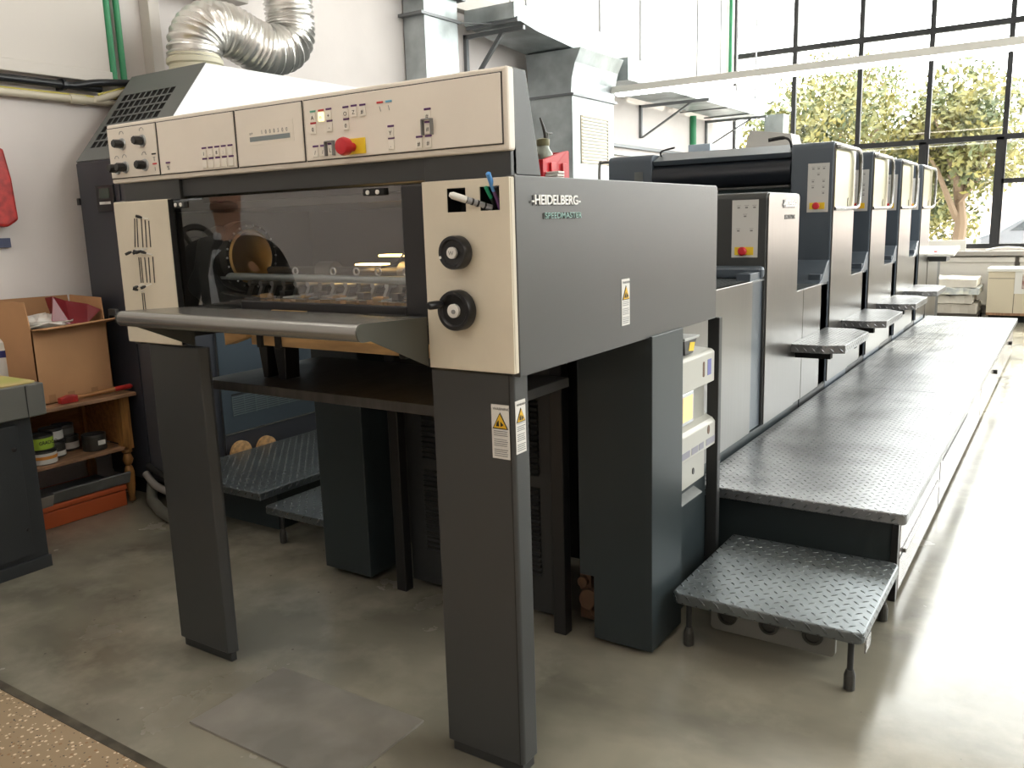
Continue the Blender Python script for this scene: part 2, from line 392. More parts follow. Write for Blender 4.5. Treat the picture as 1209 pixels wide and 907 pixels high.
# right wall, out of view, with added high windows to bring in light
holes = [(y0, y0+2.6, 3.0, 6.8) for y0 in (2.6, 5.8, 9.0, 12.0)]
struct('wall_right', MB().holed('x', YB, YW+.2, 0, ZC, XR, XR+.25, holes), walls)
for k, (y0, y1, z0, z1) in enumerate(holes):
    w = MB()
    for t in range(4): yy = y0+(y1-y0)*t/3; w.box(XR+.06, XR+.14, yy-.03, yy+.03, z0, z1)
    for zz in (z0, z0+1.3, z0+2.6, z1): w.box(XR+.06, XR+.14, y0, y1, zz-.03, zz+.03)
    wo = struct('window_%d' % (k+2), w, frame_m); struct('window_pane', MB().box(XR+.095, XR+.10, y0, y1, z0, z1), pane_glass, parent=wo)

# ------------------------------------------------------------------ shared bits
def estop(x, y, z, parent, r=.019, plate=.06):
    """emergency stop looking along -Y"""
    p = box('emergency_stop_plate', x-plate*.55, x+plate*.55, y-.004, y, z-plate*.42, z+plate*.42, yellow, parent, .001, label='yellow plate behind the red button')
    mesh_obj('emergency_stop_button', MB().lathe([(r*.55, 0), (r*.55, .018), (r, .02), (r*1.02, .032), (r*.8, .040), (.001, .042)], (x, y-.004, z), (0, -1, 0)), red, p, smooth=True)
    return p
def warning_label(o3, face, w, h, parent, label=None):
    """upright white warning label; o3 is its lower left corner"""
    x, y, z = o3; t = .0012
    def B(a0, a1, b0, b1, d): 
        return MB().box(x+a0, x+a1, y-d, y-d+t, z+b0, z+b1) if face == '-y' else MB().box(x+d-t, x+d, y+a0, y+a1, z+b0, z+b1)
    def Tr(pts, d):
        return MB().prism([(x+a, z+b) for a, b in pts], 'y', y-d, y-d+t) if face == '-y' else MB().prism([(y+a, z+b) for a, b in pts], 'x', x+d-t, x+d)
    o = mesh_obj('warning_label', B(0, w, 0, h, t), paperw, parent, label=label or 'white label with yellow warning triangle and grey text')
    c = w/2; zt = h*.86; s = w*.42
    mesh_obj('warning_triangle', Tr([(c-s*1.05, zt-s*1.9), (c+s*1.05, zt-s*1.9), (c, zt)], t*2), black, o)
    mesh_obj('warning_triangle_face', Tr([(c-s*.86, zt-s*1.78), (c+s*.86, zt-s*1.78), (c, zt-s*.2)], t*3), yellow_w, o)
    mesh_obj('hand_symbol', Tr([(c-s*.5, zt-s*1.6), (c-s*.1, zt-s*1.6), (c-s*.15, zt-s*.9), (c-s*.4, zt-s*1.2)], t*4), black, o)
    mesh_obj('arrow_symbol', Tr([(c+s*.1, zt-s*1.65), (c+s*.5, zt-s*1.4), (c+s*.1, zt-s*1.05)], t*4), black, o)
    lines = B(w*.12, w*.88, h*.565, h*.572, t*2)
    for k in range(13):
        if k in (4, 9): continue
        q = B(w*.12, w*(.9-.1*random.random()), h*(.05+.038*k), h*(.05+.038*k+.012), t*2); lines.add(q.v, q.f)
    mesh_obj('small_print', lines, greymark, o)
    text('warning_heading', 'WARNING', w*.2, (x+w*.1, y-t*2, z+h*.9) if face == '-y' else (x+t*2, y+w*.1, z+h*.9), face, greymark, o, .0003)
    return o

# ------------------------------------------------------------------ delivery unit
D = thing('delivery_unit', 'tall charcoal and cream delivery end of the press on four legs, glass guard in front', 'printing press delivery', (-2.07, 1.86, 0))
# front legs
for nm, poly in (('leg', [(-1.51, 1.862), (-1.245, 1.862), (-1.235, 1.872), (-1.235, 1.94), (-1.51, 1.94)]),
                 ('leg', [(-2.84, 1.862), (-2.556, 1.862), (-2.541, 1.89), (-2.541, 1.902), (-2.84, 1.902)])):
    lg = mesh_obj(nm, MB().prism(poly, 'z', .035, 1.20), charcoal, D, .004)
    xs = [p[0] for p in poly]; ys = [p[1] for p in poly]
    box('leg_foot', min(xs)+.012, max(xs)-.008, min(ys)+.008, max(ys)-.006, 0, .036, darkgrey, lg)
    if nm == 'leg' and min(xs) > -2:
        box('edge_strip', -1.247, -1.2435, 1.8608, 1.8622, .04, 1.2, black, lg, 0)
# rear legs
rl = mesh_obj('rear_leg', MB().prism([(-1.44, .02), (-1.2, .02), (-1.2, 1.2), (-1.50, 1.2), (-1.50, .27), (-1.44, .27)], 'y', 2.69, 2.97), teal_dark, D, .003)
mesh_obj('rear_leg', MB().box(-2.86, -2.575, 2.67, 2.93, .03, 1.2), teal_dark, D, .004)
# warning labels
warning_label((-1.306, 1.862, .964), '-y', .058, .152, D)
warning_label((-1.235, 1.872, .978), '+x', .050, .148, D)
warning_label((-1.21, 2.473, 1.262), '+x', .058, .150, D)
# cabinet between the legs with louvres
vp = MB().holed('y', -2.40, -1.60, .03, 1.19, 2.76, 2.80, [])
mesh_obj('ventilated_panel', vp, darkgrey, D, .003)
for (x0, x1) in ((-2.30, -2.12), (-1.79, -1.715)):
    for (z0, z1) in ((.62, .92), (.20, .56)):
        g = MB(); n = int((z1-z0)/.022)
        for k in range(n):
            zz = z0+(z1-z0)*k/n; g.box(x0, x1, 2.752, 2.761, zz, zz+.013)
        mesh_obj('vent_louvre', g, matte_black, D)
        g = MB()
        for k in range(n+1):
            zz = z0+(z1-z0)*k/n-.008; g.add([(x0-.004, 2.761, zz+.008), (x1+.004, 2.761, zz+.008), (x1+.004, 2.746, zz), (x0-.004, 2.746, zz)], [(0, 1, 2, 3)])
        mesh_obj('vent_fin', g, charcoal, D)
box('recessed_panel', -2.58, -2.42, 2.96, 3.0, .10, 1.19, mat('recess_grey', (.045, .045, .042), .5), D)
box('recessed_panel', -1.60, -1.30, 2.99, 3.03, .25, 1.19, darkgrey, D)
box('lifting_post', -2.43, -2.375, 2.68, 2.73, 0, 1.19, black, D, .004)
box('lifting_post', -1.615, -1.56, 2.68, 2.73, 0, 1.19, black, D, .004)
m_ = MB()
for (x, z, r) in ((-1.50, .13, .045), (-1.45, .17, .03), (-1.53, .20, .022), (-1.47, .09, .025)): m_.cyl((x, 2.76, z), (x, 2.82, z), r)
m_.box(-1.56, -1.42, 2.80, 2.84, .03, .10).box(-1.55, -1.50, 2.78, 2.86, .16, .24)
mesh_obj('chain_sprocket', m_, brown, D, .003, smooth=True)
# back closure of the lower body
box('inner_frame', -2.88, -1.62, 3.28, 3.31, .05, 1.2, darkgrey, D)
# pile board
pb = MB().box(-2.79, -1.515, 2.05, 2.66, 1.005, 1.04)
mesh_obj('pile_board', pb, board, D, .002)
for (x0, x1) in ((-2.60, -2.555), (-2.515, -2.455)): mesh_obj('support_fork', MB().prism([(x0+.01, 1.042), (x1-.01, 1.042), (x1, 1.22), (x0-.015, 1.22)], 'y', 2.17, 2.24), black, D, .003)
box('support_fork', -1.58, -1.54, 2.12, 2.16, 1.04, 1.22, black, D)
# side, top, back covers
sp = roundrect(1.864, 3.34, 1.195, 1.72, .02, '0010')
mesh_obj('side_cover', MB().prism(sp, 'x', -1.238, -1.21), charcoal2, D, .003)
mesh_obj('side_cover', MB().box(-2.93, -2.89, 1.864, 3.34, 1.195, 1.72), charcoal2, D, .004)
box('top_cover', -2.89, -1.238, 2.00, 3.34, 1.675, 1.715, charcoal2, D)
box('rear_cover', -2.89, -1.25, 3.30, 3.34, 1.195, 1.675, charcoal, D)
box('inner_back_panel', -2.89, -1.25, 2.75, 2.78, 1.20, 1.675, mat('inner_panel_grey', (.06, .056, .05), .5), D)
box('inner_floor', -2.89, -1.25, 2.30, 2.75, 1.30, 1.32, darkgrey, D)
# cream front panels
def cream_panel(x0, x1, holes):
    p = MB().holed('y', x0, x1, 1.208, 1.715, 1.84, 1.862, holes)
    return mesh_obj('front_panel', p, cream, D, .004, label='cream painted panel')
cp = cream_panel(-1.495, -1.212, [(-1.411, -1.35, 1.632, 1.694), (-1.304, -1.243, 1.633, 1.694)])
cl = cream_panel(-2.93, -2.613, [])
box('panel_inner_side', -2.613, -2.610, 1.842, 1.862, 1.21, 1.714, matte_black, cl, 0)  # thin black plate added to darken the panel's inner edge, in place of shade
for x in (-1.411, -1.304): 
    pk = MB().box(x, x+.061, 1.90, 1.925, 1.632, 1.694).box(x-.001, x+.062, 1.842, 1.90, 1.6305, 1.6325).box(x-.001, x+.062, 1.842, 1.90, 1.6935, 1.6955).box(x-.001, x+.001, 1.842, 1.90, 1.632, 1.694).box(x+.060, x+.062, 1.842, 1.90, 1.632, 1.694)
    mesh_obj('pocket_lining', pk, black, cp)
box('panel_edge_strip', -1.2155, -1.2105, 1.845, 1.861, 1.21, 1.713, cream_edge, cp, .001)
# hand wheels
def wheel(x, z, r, d, lab, handle=False):
    w = mesh_obj('hand_wheel', MB().lathe([(r*.72, 0), (r*.72, .008), (r, .010), (r, d-.006), (r*.96, d), (r*.80, d), (r*.72, d-.006), (r*.40, d-.008)], (x, 1.84, z), (0, -1, 0), 40), black, D, smooth=True, label='black round hand wheel')
    mesh_obj('wheel_cap', MB().lathe([(r*.34, 0), (r*.34, d+.001), (.001, d+.002)], (x, 1.84, z), (0, -1, 0), 24), paperw, w, smooth=True)
    if not handle:
        text('hand_symbol', 'W', .016, (x, 1.84-d-.0025, z-.006), '-y', greymark, w, .0003, align='CENTER')
        mesh_obj('index_dot', MB().lathe([(.004, 0), (.004, .001)], (x-r*.84, 1.84-d, z-.012), (0, -1, 0), 10), white, w)
    else:
        mesh_obj('cap_bolt', MB().lathe([(.006, 0), (.006, .003)], (x+.003, 1.84-d-.002, z-.002), (0, -1, 0), 10), greymark, w)
        mesh_obj('crank_handle', MB().lathe([(.006, 0), (.006, .012), (.0105, .014), (.0115, .03), (.011, .055), (.007, .062)], (x-.034, 1.84-d, z+.018), (0, -1, 0), 18), black, w, smooth=True)
wheel(-1.372, 1.527, .0445, .042, 0)
wheel(-1.376, 1.374, .0545, .040, 0, True)
# lever slots on the left cream panel
def lever(x0, z0, x1, z1, knob):
    s = mesh_obj('lever_slot', MB().prism([(x0-.0022, z0), (x0+.0022, z0), (x1+.0022, z1), (x1-.0022, z1)], 'y', 1.8385, 1.841), darkmark, D)
    if knob:
        kx, kz, dx, dz = knob
        mesh_obj('lever_stem', MB().tube([(kx, 1.84, kz), (kx+dx*.6, 1.82, kz+dz*.6)], .002, 8), white, s)
        mesh_obj('lever_knob', MB().tube([(kx+dx*.5, 1.824, kz+dz*.5), (kx+dx*.7, 1.818, kz+dz*.7), (kx+dx, 1.81, kz+dz)], [.003, .0055, .005], 8), black, s, smooth=True)
for x0, z0, x1, z1, kb in ((-2.808, 1.655, -2.824, 1.554, None), (-2.795, 1.655, -2.806, 1.554, (-2.806, 1.548, -.035, -.018)), (-2.769, 1.654, -2.777, 1.553, (-2.777, 1.55, -.02, -.018)),
                       (-2.748, 1.648, -2.755, 1.553, (-2.752, 1.55, -.028, -.016)), (-2.727, 1.645, -2.732, 1.553, (-2.725, 1.65, -.03, .012)),
                       (-2.809, 1.518, -2.811, 1.427, None), (-2.798, 1.518, -2.799, 1.427, (-2.797, 1.422, -.02, -.012)), (-2.774, 1.518, -2.775, 1.428, (-2.774, 1.528, -.02, .014)),
                       (-2.751, 1.518, -2.757, 1.428, (-2.751, 1.424, -.022, -.014)), (-2.726, 1.52, -2.731, 1.428, (-2.726, 1.526, -.024, .014)),
                       (-2.812, 1.391, -2.814, 1.311, (-2.80, 1.396, -.02, .012)), (-2.801, 1.391, -2.801, 1.311, None)):
    lever(x0, z0, x1, z1, kb)
# fascia under the console
box('fascia', -2.62, -1.52, 1.99, 2.02, 1.70, 1.80, black, D)
box('fascia_end', -1.52, -1.235, 1.885, 1.915, 1.712, 1.80, charcoal, D)
box('fascia_end', -2.92, -2.60, 1.885, 1.915, 1.712, 1.80, charcoal, D)
# control console
con = mesh_obj('control_console', MB().box(-2.958, -1.225, 1.865, 1.897, 1.782, 1.987), cream_c, D, .006, label='long cream control console')
for x0, x1 in ((-2.948, -2.668), (-2.656, -2.262), (-2.250, -1.955), (-1.943, -1.243)):
    mesh_obj('console_groove', MB().box(x0-.003, x1+.003, 1.862, 1.866, 1.797, 1.974), darkmark, con)
    box('console_panel', x0, x1, 1.859, 1.868, 1.80, 1.971, cream_c, con, .0015)
YF = 1.859
def knob(x, z):
    b = mesh_obj('dial_base', MB().lathe([(.021, 0), (.019, .006), (.001, .006)], (x, YF, z), (0, -1, 0), 24), steel, con, smooth=True)
    mesh_obj('dial_knob', MB().lathe([(.013, .005), (.0155, .010), (.0145, .034), (.012, .037), (.001, .037)], (x, YF, z), (0, -1, 0), 8), black, con)
    mesh_obj('dial_mark', MB().tube([(x+.012*math.cos(t), YF-.0004, z+.032+.012*math.sin(t)) for t in [PI*(.05+.9*i/8) for i in range(9)]], .0011, 5), greymark, con)
for x, z in ((-2.862, 1.915), (-2.743, 1.918), (-2.905, 1.833), (-2.858, 1.835), (-2.742, 1.836)): knob(x, z)
def key(x, z, col, sym=None, cap=None, w=.022, framed=False):
    b = mesh_obj('key_bar', MB().box(x-w/2, x+w/2, YF-.002, YF, z-.0025, z+.0025), col, con)
    if cap is not False:
        mesh_obj('push_key', MB().box(x-w/2, x+w/2, YF-.004, YF, z-.031, z-.005), cap or keycap, con, .002)
        if sym: text('key_symbol', sym, .016, (x, YF-.0045, z-.024), '-y', darkmark, con, .0003, align='CENTER')
    elif sym: text('key_symbol', sym, .02, (x, YF-.001, z-.024), '-y', greymark, con, .0003, align='CENTER')
    if framed: mesh_obj('key_guard', MB().box(x-.017, x-.014, YF-.012, YF, z-.034, z+.006).box(x+.014, x+.017, YF-.012, YF, z-.034, z+.006).box(x-.017, x+.017, YF-.01, YF, z+.005, z+.008), greymark, con)
for x, z, c_, s_, cap, fr in ((-1.906, 1.938, greenmark, 'A', None, 0), (-1.872, 1.938, redmark, 'n', keycap_lit, 0), (-1.841, 1.939, purple, '+', None, 0), (-1.774, 1.938, purple, 'O', None, 0), (-1.742, 1.939, purple, 'Z', None, 0),
                          (-1.709, 1.938, purple, '#', None, 0), (-1.907, 1.905, redmark, '0', None, 0), (-1.840, 1.906, purple, '-', None, 0), (-1.774, 1.905, purple, '0', None, 0), (-1.904, 1.839, purple, '/', None, 0), (-1.873, 1.839, purple, '/', None, 0),
                          (-1.842, 1.842, purple, 'L', None, 1), (-1.644, 1.938, redmark, '\\', False, 0), (-1.612, 1.938, bluemark, '\\', False, 0), (-1.609, 1.872, purple, 'Y', None, 0), (-1.609, 1.840, purple, '.', None, 0),
                          (-1.478, 1.905, purple, '#', None, 0), (-1.478, 1.872, purple, '#', None, 1), (-1.510, 1.836, purple, '#', None, 0), (-1.478, 1.836, purple, '#', None, 0), (-2.612, 1.836, purple, '%', False, 0),
                          (-2.686, 1.870, darkmark, 'T', False, 0), (-2.686, 1.837, redmark, 'l', False, 0)):
    key(x, z, c_, s_, cap, framed=bool(fr))
for i in range(5):
    key(-2.415+.0325*i, 1.870, purple, '1.8:.'[i] if i < 4 else None); key(-2.416+.033*i, 1.836, purple, None)
mesh_obj('display_surround', MB().box(-2.202, -1.992, YF-.0008, YF, 1.862, 1.925), mat('display_surround_white', (.78, .73, .64), .4), con)
mesh_obj('counter_display', MB().box(-2.188, -2.008, YF-.0016, YF, 1.872, 1.886), lcd, con)
for i, s_ in enumerate('1000500'): text('digit_mark', s_, .017, (-2.135+.0185*i, YF-.0012, 1.892), '-y', greymark, con, .0003, sx=.8)
text('sheet_symbol', 'n+', .014, (-2.188, YF-.0012, 1.892), '-y', greymark, con, .0003)
yp = mesh_obj('emergency_stop_plate', MB().box(-1.775, -1.705, YF-.003, YF, 1.806, 1.850), yellow, con, .002, label='yellow plate behind the red button')
mesh_obj('emergency_stop_button', MB().lathe([(.012, 0), (.012, .022), (.024, .026), (.026, .040), (.022, .050), (.001, .053)], (-1.752, YF-.003, 1.826), (0, -1, 0), 28), red, con, smooth=True)
# console back housing
mesh_obj('console_housing', MB().prism([(1.897, 1.722), (2.036, 1.722), (1.968, 1.990), (1.897, 1.990)], 'x', -2.945, -1.235), charcoal, D, .003)
# sheet tray in front
nose = [(1.585+.022*math.cos(t)-.005, 1.336+.024*math.sin(t)) for t in [PI*(.5+i/10) for i in range(11)]]
prof = [(1.84, 1.350), (1.60, 1.360)] + nose + [(1.61, 1.313), (1.84, 1.318)]
mesh_obj('delivery_tray', MB().prism(prof, 'x', -2.535, -1.503), silver_grey, D, .002, smooth=True, label='grey satin metal tray with rounded front edge')
endp = [(1.84, 1.349), (1.60, 1.359)] + [(p[0], p[1]-.0005) for p in nose] + [(1.61, 1.311), (1.70, 1.272), (1.84, 1.210)]
mesh_obj('tray_end_plate', MB().prism(endp, 'x', -1.503, -1.498), tray_end, D)
mesh_obj('tray_end_plate', MB().prism(endp, 'x', -2.54, -2.535), tray_end, D)
mesh_obj('tray_slot', MB().box(-1.70, -1.56, 1.80, 1.835, 1.348, 1.3535), matte_black, D)
mesh_obj('tray_slot', MB().box(-2.48, -2.30, 1.81, 1.838, 1.348, 1.353), matte_black, D)
mesh_obj('tray_slot', MB().box(-2.12, -1.97, 1.828, 1.839, 1.348, 1.3515), brass, D)
# guard: frame, glass, hinges
G = mesh_obj('guard_frame', MB().box(-1.585, -1.497, 1.855, 1.8655, 1.335, 1.712), black, D, .006, label='black upright of the glass guard')
mesh_obj('guard_frame', MB().box(-2.30, -1.585, 1.857, 1.8655, 1.336, 1.375), black, D, .006)
mesh_obj('guard_glass', MB().box(-2.613, -1.50, 1.866, 1.870, 1.352, 1.713), guard_glass, D, label='tinted reflecting glass sheet')
cam = [(-2.617, 1.392), (-2.628, 1.413), (-2.615, 1.437), (-2.581, 1.473), (-2.563, 1.526), (-2.547, 1.569), (-2.5, 1.606), (-2.44, 1.62), (-2.43, 1.595), (-2.481, 1.525), (-2.50, 1.453), (-2.446, 1.396), (-2.283, 1.379), (-2.288, 1.339), (-2.53, 1.344)]
mesh_obj('cam_plate', MB().prism(cam, 'y', 1.895, 1.93), mat('cam_plate_black', (.012, .014, .015), .4), D, .004)
mesh_obj('chain_wheel', MB().lathe([(.06, 0), (.085, .0), (.088, .02), (.075, .05), (.08, .07), (.11, .075), (.125, .06), (.125, .02), (.12, .0)], (-2.52, 2.04, 1.51), (1, 0, 0), 40), mat('chain_wheel_black', (.014, .013, .011), .35, .4), D, smooth=True)
mesh_obj('chain_wheel_rim', MB().lathe([(.072, .065), (.088, .078), (.096, .072), (.09, .05)], (-2.52, 2.04, 1.51), (1, 0, 0), 40), brass, D, smooth=True)
ring = MB()
for i in range(22):
    t = 2*PI*i/22; ring.ball((-2.442, 2.04+.108*math.cos(t), 1.51+.108*math.sin(t)), .004, 6, 4)
mesh_obj('chain_wheel_studs', ring, steel, D)
gr = mesh_obj('guide_rail', MB().cyl((-2.49, 1.945, 1.447), (-1.60, 1.945, 1.440), .0125, n=16), mat('pale_blue_steel', (.35, .40, .42), .3, .7), D, smooth=True)
for x in (-2.13, -1.96, -1.86, -1.77, -1.66, -1.635):
    mesh_obj('rail_ring', MB().tube([(x+.011*math.cos(t), 1.95, 1.466+.011*math.sin(t)) for t in [2*PI*i/12 for i in range(12)]], .003, 6, True), steel, gr)
mesh_obj('hinge_block', MB().box(-1.725, -1.645, 1.855, 1.875, 1.688, 1.708), matte_black, D, .002)
mesh_obj('hinge_block', MB().box(-2.60, -2.545, 1.855, 1.875, 1.683, 1.705), charcoal, D, .002)
for x in (-1.705, -1.668, -2.588, -2.560): mesh_obj('hinge_screw', MB().lathe([(.0065, 0), (.0065, .003)], (x, 1.855, 1.697 if x > -2 else 1.694), (0, -1, 0), 12), white, D)
# gripper row behind the glass
for i in range(15):
    x = -2.42+.057*i
    g = MB().prism([(0, 0), (.012, 0), (.045, .055), (.033, .058)], 'y', -.006, .006); g.cyl((.04, -.02, .05), (.04, .02, .05), .009, n=12).box(-.008, .02, -.015, .015, -.008, .006)
    g.xf(Matrix.Translation((x, 1.985, 1.372)))
    q = mesh_obj('gripper', g, steel if i % 3 else mat('grey_steel_parts', (.16, .16, .15), .35, .7), D, smooth=True)
    mesh_obj('gripper_pad', MB().box(x-.012, x+.022+.01*(i % 2), 1.955, 1.985, 1.358, 1.372+.008*(i % 3)), brass if i % 2 else woodpale, q, .002)
for x0, x1, z in ((-2.47, -2.36, 1.376), (-2.33, -2.24, 1.377), (-2.18, -2.06, 1.380), (-2.00, -1.80, 1.382), (-1.75, -1.60, 1.38)):
    mesh_obj('sheet_strip', MB().box(x0, x1, 1.92, 1.95, z-.003, z), silver_hi, D)
for x, dx in ((-2.17, .10), (-2.05, .09), (-1.93, .10), (-1.74, .08)): mesh_obj('sheet_finger', MB().tube([(x, 1.925, 1.38), (x+dx, 1.99, 1.392)], .004, 6), steel, D)
for x in (-2.19, -2.03, -1.84, -1.70): mesh_obj('finger_block', MB().box(x-.014, x+.014, 1.94, 1.975, 1.376, 1.402), black, D, .003)
mesh_obj('cross_shaft', MB().cyl((-2.80, 2.12, 1.455), (-1.27, 2.12, 1.455), .016), charcoal2, D, smooth=True)
for x in (-2.15, -1.78): mesh_obj('shaft_collar', MB().cyl((x-.035, 2.12, 1.455), (x+.035, 2.12, 1.455), .034), mat('grey_collar', (.22, .22, .21), .4, .5), D, smooth=True)
box('inner_box', -1.80, -1.50, 2.30, 2.50, 1.60, 1.66, card, D)
for x0, x1, y, z0, z1 in ((-1.865, -1.70, 2.06, 1.506, 1.513), (-1.97, -1.86, 2.06, 1.478, 1.484)): mesh_obj('work_lamp', MB().box(x0, x1, y, y+.05, z0, z1), lampglow, D, .002, label='warm lit lamp')
mesh_obj('work_lamp', MB().box(-1.76, -1.70, 2.09, 2.11, 1.522, 1.545), lampglow2, D, .002)
mesh_obj('lamp_cable', MB().tube(smoothpath([(-1.80, 2.0, 1.475), (-1.74, 2.0, 1.49), (-1.69, 2.0, 1.535)]), .003, 6), black, D)
# maker lettering on the side cover
hb = text('maker_lettering_backing', '-HEIDELBERG-', .0355, (-1.2098, 1.930, 1.6445), '+x', black, D, .0015, sx=1.19, bold=.0012)
hb.scale = (1, 1, 1)
text('maker_lettering', '-HEIDELBERG-', .0355, (-1.207, 1.938, 1.6465), '+x', mat('white_lettering', (.82, .82, .80), .35), D, .0015, sx=1.19, bold=.0006)
text('model_lettering_backing', 'SPEEDMASTER', .0225, (-1.2098, 1.998, 1.608), '+x', black, D, .0012, sx=1.45, bold=.0014)
text('model_lettering', 'SPEEDMASTER', .0225, (-1.208, 2.004, 1.609), '+x', greentext, D, .0012, sx=1.45, bold=.0002)

# things in the pocket
def pen(label, x, z, top, col, band, r=.0045):
    t = thing('pen', label, 'pen', (x, 1.875, 1.637), 'pens in the right pocket of the cream panel')
    a = Vector((x, 1.880, 1.637)); b = Vector(top); d = b-a
    mesh_obj('pen_barrel', MB().tube([a, a+d*.55], r, 10), band, t, smooth=True)
    mesh_obj('pen_cap', MB().tube([a+d*.5, a+d*.97, b], [r*1.15, r*1.25, r*.6], 10), col, t, smooth=True)
pen('blue capped pen standing tallest in the cream panel pocket', -1.268, 1.637, (-1.266, 1.825, 1.728), mat('blue_pen_plastic', (.10, .33, .75), .3), mat('violet_pen', (.16, .07, .22), .4), .0055)
pen('green tipped dark pen beside the blue pen', -1.280, 1.637, (-1.283, 1.838, 1.694), mat('green_pen_plastic', (.02, .32, .17), .35), black)
pen('black capped purple pen right of the blue pen', -1.252, 1.637, (-1.252, 1.838, 1.693), black, mat('plum_pen', (.15, .05, .12), .4))
mk = thing('marker', 'thick grey and white marker leaning left out of the pocket', 'marker', (-1.30, 1.86, 1.637))
a = Vector((-1.290, 1.872, 1.640)); b = Vector((-1.352, 1.775, 1.676)); d = b-a
mesh_obj('marker_barrel', MB().tube([a, a+d*.62], .0085, 14), mat('marker_grey', (.35, .36, .38), .4), mk, smooth=True)
mesh_obj('marker_cap', MB().tube([a+d*.62, a+d*.93, b], [.0095, .0095, .005], 14), white, mk, smooth=True)
for t_ in (.15, .32, .45, .60): mesh_obj('marker_band', MB().tube([a+d*t_, a+d*(t_+.04)], .0093, 14), black, mk, smooth=True)

# oil can in its red holder on top
hd = mesh_obj('can_holder', MB().prism([(2.10, 1.717), (2.24, 1.717), (2.245, 1.765), (2.235, 1.80), (2.22, 1.80), (2.10, 1.772)], 'x', -1.345, -1.335).prism([(2.10, 1.717), (2.24, 1.717), (2.245, 1.765), (2.235, 1.80), (2.22, 1.80), (2.10, 1.772)], 'x', -1.275, -1.265)
     .box(-1.345, -1.265, 2.235, 2.245, 1.717, 1.80).box(-1.345, -1.265, 2.095, 2.105, 1.717, 1.772).box(-1.345, -1.265, 2.10, 2.24, 1.717, 1.722).box(-1.263, -1.258, 2.13, 2.16, 1.717, 1.765).box(-1.263, -1.258, 2.195, 2.22, 1.717, 1.765), red, None, .002)
tag(hd, 'red plastic holder with ribs standing on top of the press cover', 'holder')
oc = thing('oil_can', 'small silver green oil can with long thin spout', 'oil can', (-1.305, 2.165, 1.724))
mesh_obj('can_body', MB().lathe([(.026, 0), (.028, .004), (.028, .062), (.026, .070), (.018, .082), (.016, .092)], (-1.305, 2.165, 1.724)), mat('silver_green_tin', (.20, .22, .19), .35, .5), oc, smooth=True)
mesh_obj('can_collar', MB().lathe([(.018, .09), (.019, .094), (.019, .108), (.012, .111), (.001, .111)], (-1.305, 2.165, 1.724)), mat('collar_olive', (.18, .18, .10), .4, .3), oc, smooth=True)
mesh_obj('can_spout', MB().tube(smoothpath([(-1.30, 2.172, 1.830), (-1.30, 2.168, 1.848), (-1.30, 2.157, 1.870), (-1.30, 2.143, 1.890)]), [.0065-.0040*i/24 for i in range(25)], 8), tin, oc, smooth=True)
mesh_obj('can_pump', MB().cyl((-1.30, 2.178, 1.832), (-1.30, 2.178, 1.850), .006).box(-1.305, -1.295, 2.168, 2.204, 1.848, 1.853), tin, oc, .001, smooth=True)
for k in range(3):
    q = mesh_obj('paper_pad', MB().box(-1.262, -1.222, 2.098+.004*k, 2.14, 1.716+.008*k, 1.722+.008*k), paperw, None, .001)
    tag(q, ('lowest' if k == 0 else 'middle' if k == 1 else 'topmost') + ' small white pad of the stack left of the red holder', 'pad', 'small white pads')

# wooden board under the tray
wb = thing('wooden_pallet_board', 'pale wooden board lying under the grey metal tray', 'board', (-2.1, 1.95, 1.18))
mesh_obj('board_rail', MB().box(-2.37, -1.53, 1.945, 2.0, 1.212, 1.245), woodpale, wb, .002)
for x in (-2.32, -2.23, -1.68): box('board_bracket', x-.013, x+.013, 1.935, 1.98, 1.205, 1.25, matte_black, wb)
w2 = mesh_obj('wooden_block', MB().prism([(-2.52, 1.20), (-2.40, 1.235), (-2.40, 1.25), (-2.52, 1.25)], 'y', 1.95, 2.0), woodpale, None, .002)
tag(w2, 'short pale wooden block by the left front leg under the tray', 'block')

# ------------------------------------------------------------------ control cabinet seen through the gap
K = thing('dryer_cabinet', 'off-white cabinet stack with lit window beside the dark rear leg', 'cabinet', (-1.36, 3.18, 0))
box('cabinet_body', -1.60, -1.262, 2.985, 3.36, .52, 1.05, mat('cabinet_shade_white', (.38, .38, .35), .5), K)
mesh_obj('upper_cover', MB().prism([(-1.50, 1.085), (-1.235, 1.066), (-1.222, 1.055), (-1.222, .930), (-1.50, .930)], 'y', 2.985, 3.366), whitecab, K, .004)
mesh_obj('lower_cover', MB().prism([(-1.50, .84), (-1.30, .80), (-1.235, .770), (-1.222, .755), (-1.222, .655), (-1.50, .655)], 'y', 2.985, 3.385), whitecab, K, .004)
mesh_obj('bottom_cover', MB().box(-1.50, -1.245, 2.985, 3.325, .525, .65), whitecab, K, .004)
mesh_obj('handle_slot', MB().prism(roundrect(3.232, 3.252, .965, 1.028, .008), 'x', -1.2225, -1.2208), brown, K)
mesh_obj('blue_sticker', MB().box(-1.2225, -1.2208, 3.285, 3.325, .965, 1.03), mat('violet_blue_label', (.14, .15, .42), .5), K)
mesh_obj('handle_slot', MB().prism([(3.305+.014*math.cos(t), .733+.019*math.sin(t)) for t in [2*PI*i/16 for i in range(16)]], 'x', -1.2225, -1.2208), brown, K)
for y0, y1 in ((3.0, 3.10), (3.12, 3.19), (3.20, 3.25), (3.28, 3.38)): mesh_obj('grey_sticker', MB().box(-1.2225, -1.2208, y0, y1, .668, .695), mat('violet_grey_label', (.30, .30, .36), .5), K)
mesh_obj('cover_lock', MB().prism([(3.195+.010*math.cos(t), .58+.014*math.sin(t)) for t in [2*PI*i/12 for i in range(12)]], 'x', -1.2455, -1.242), black, K)
box('indicator_screen', -1.262, -1.255, 2.99, 3.06, .80, .90, black, K)
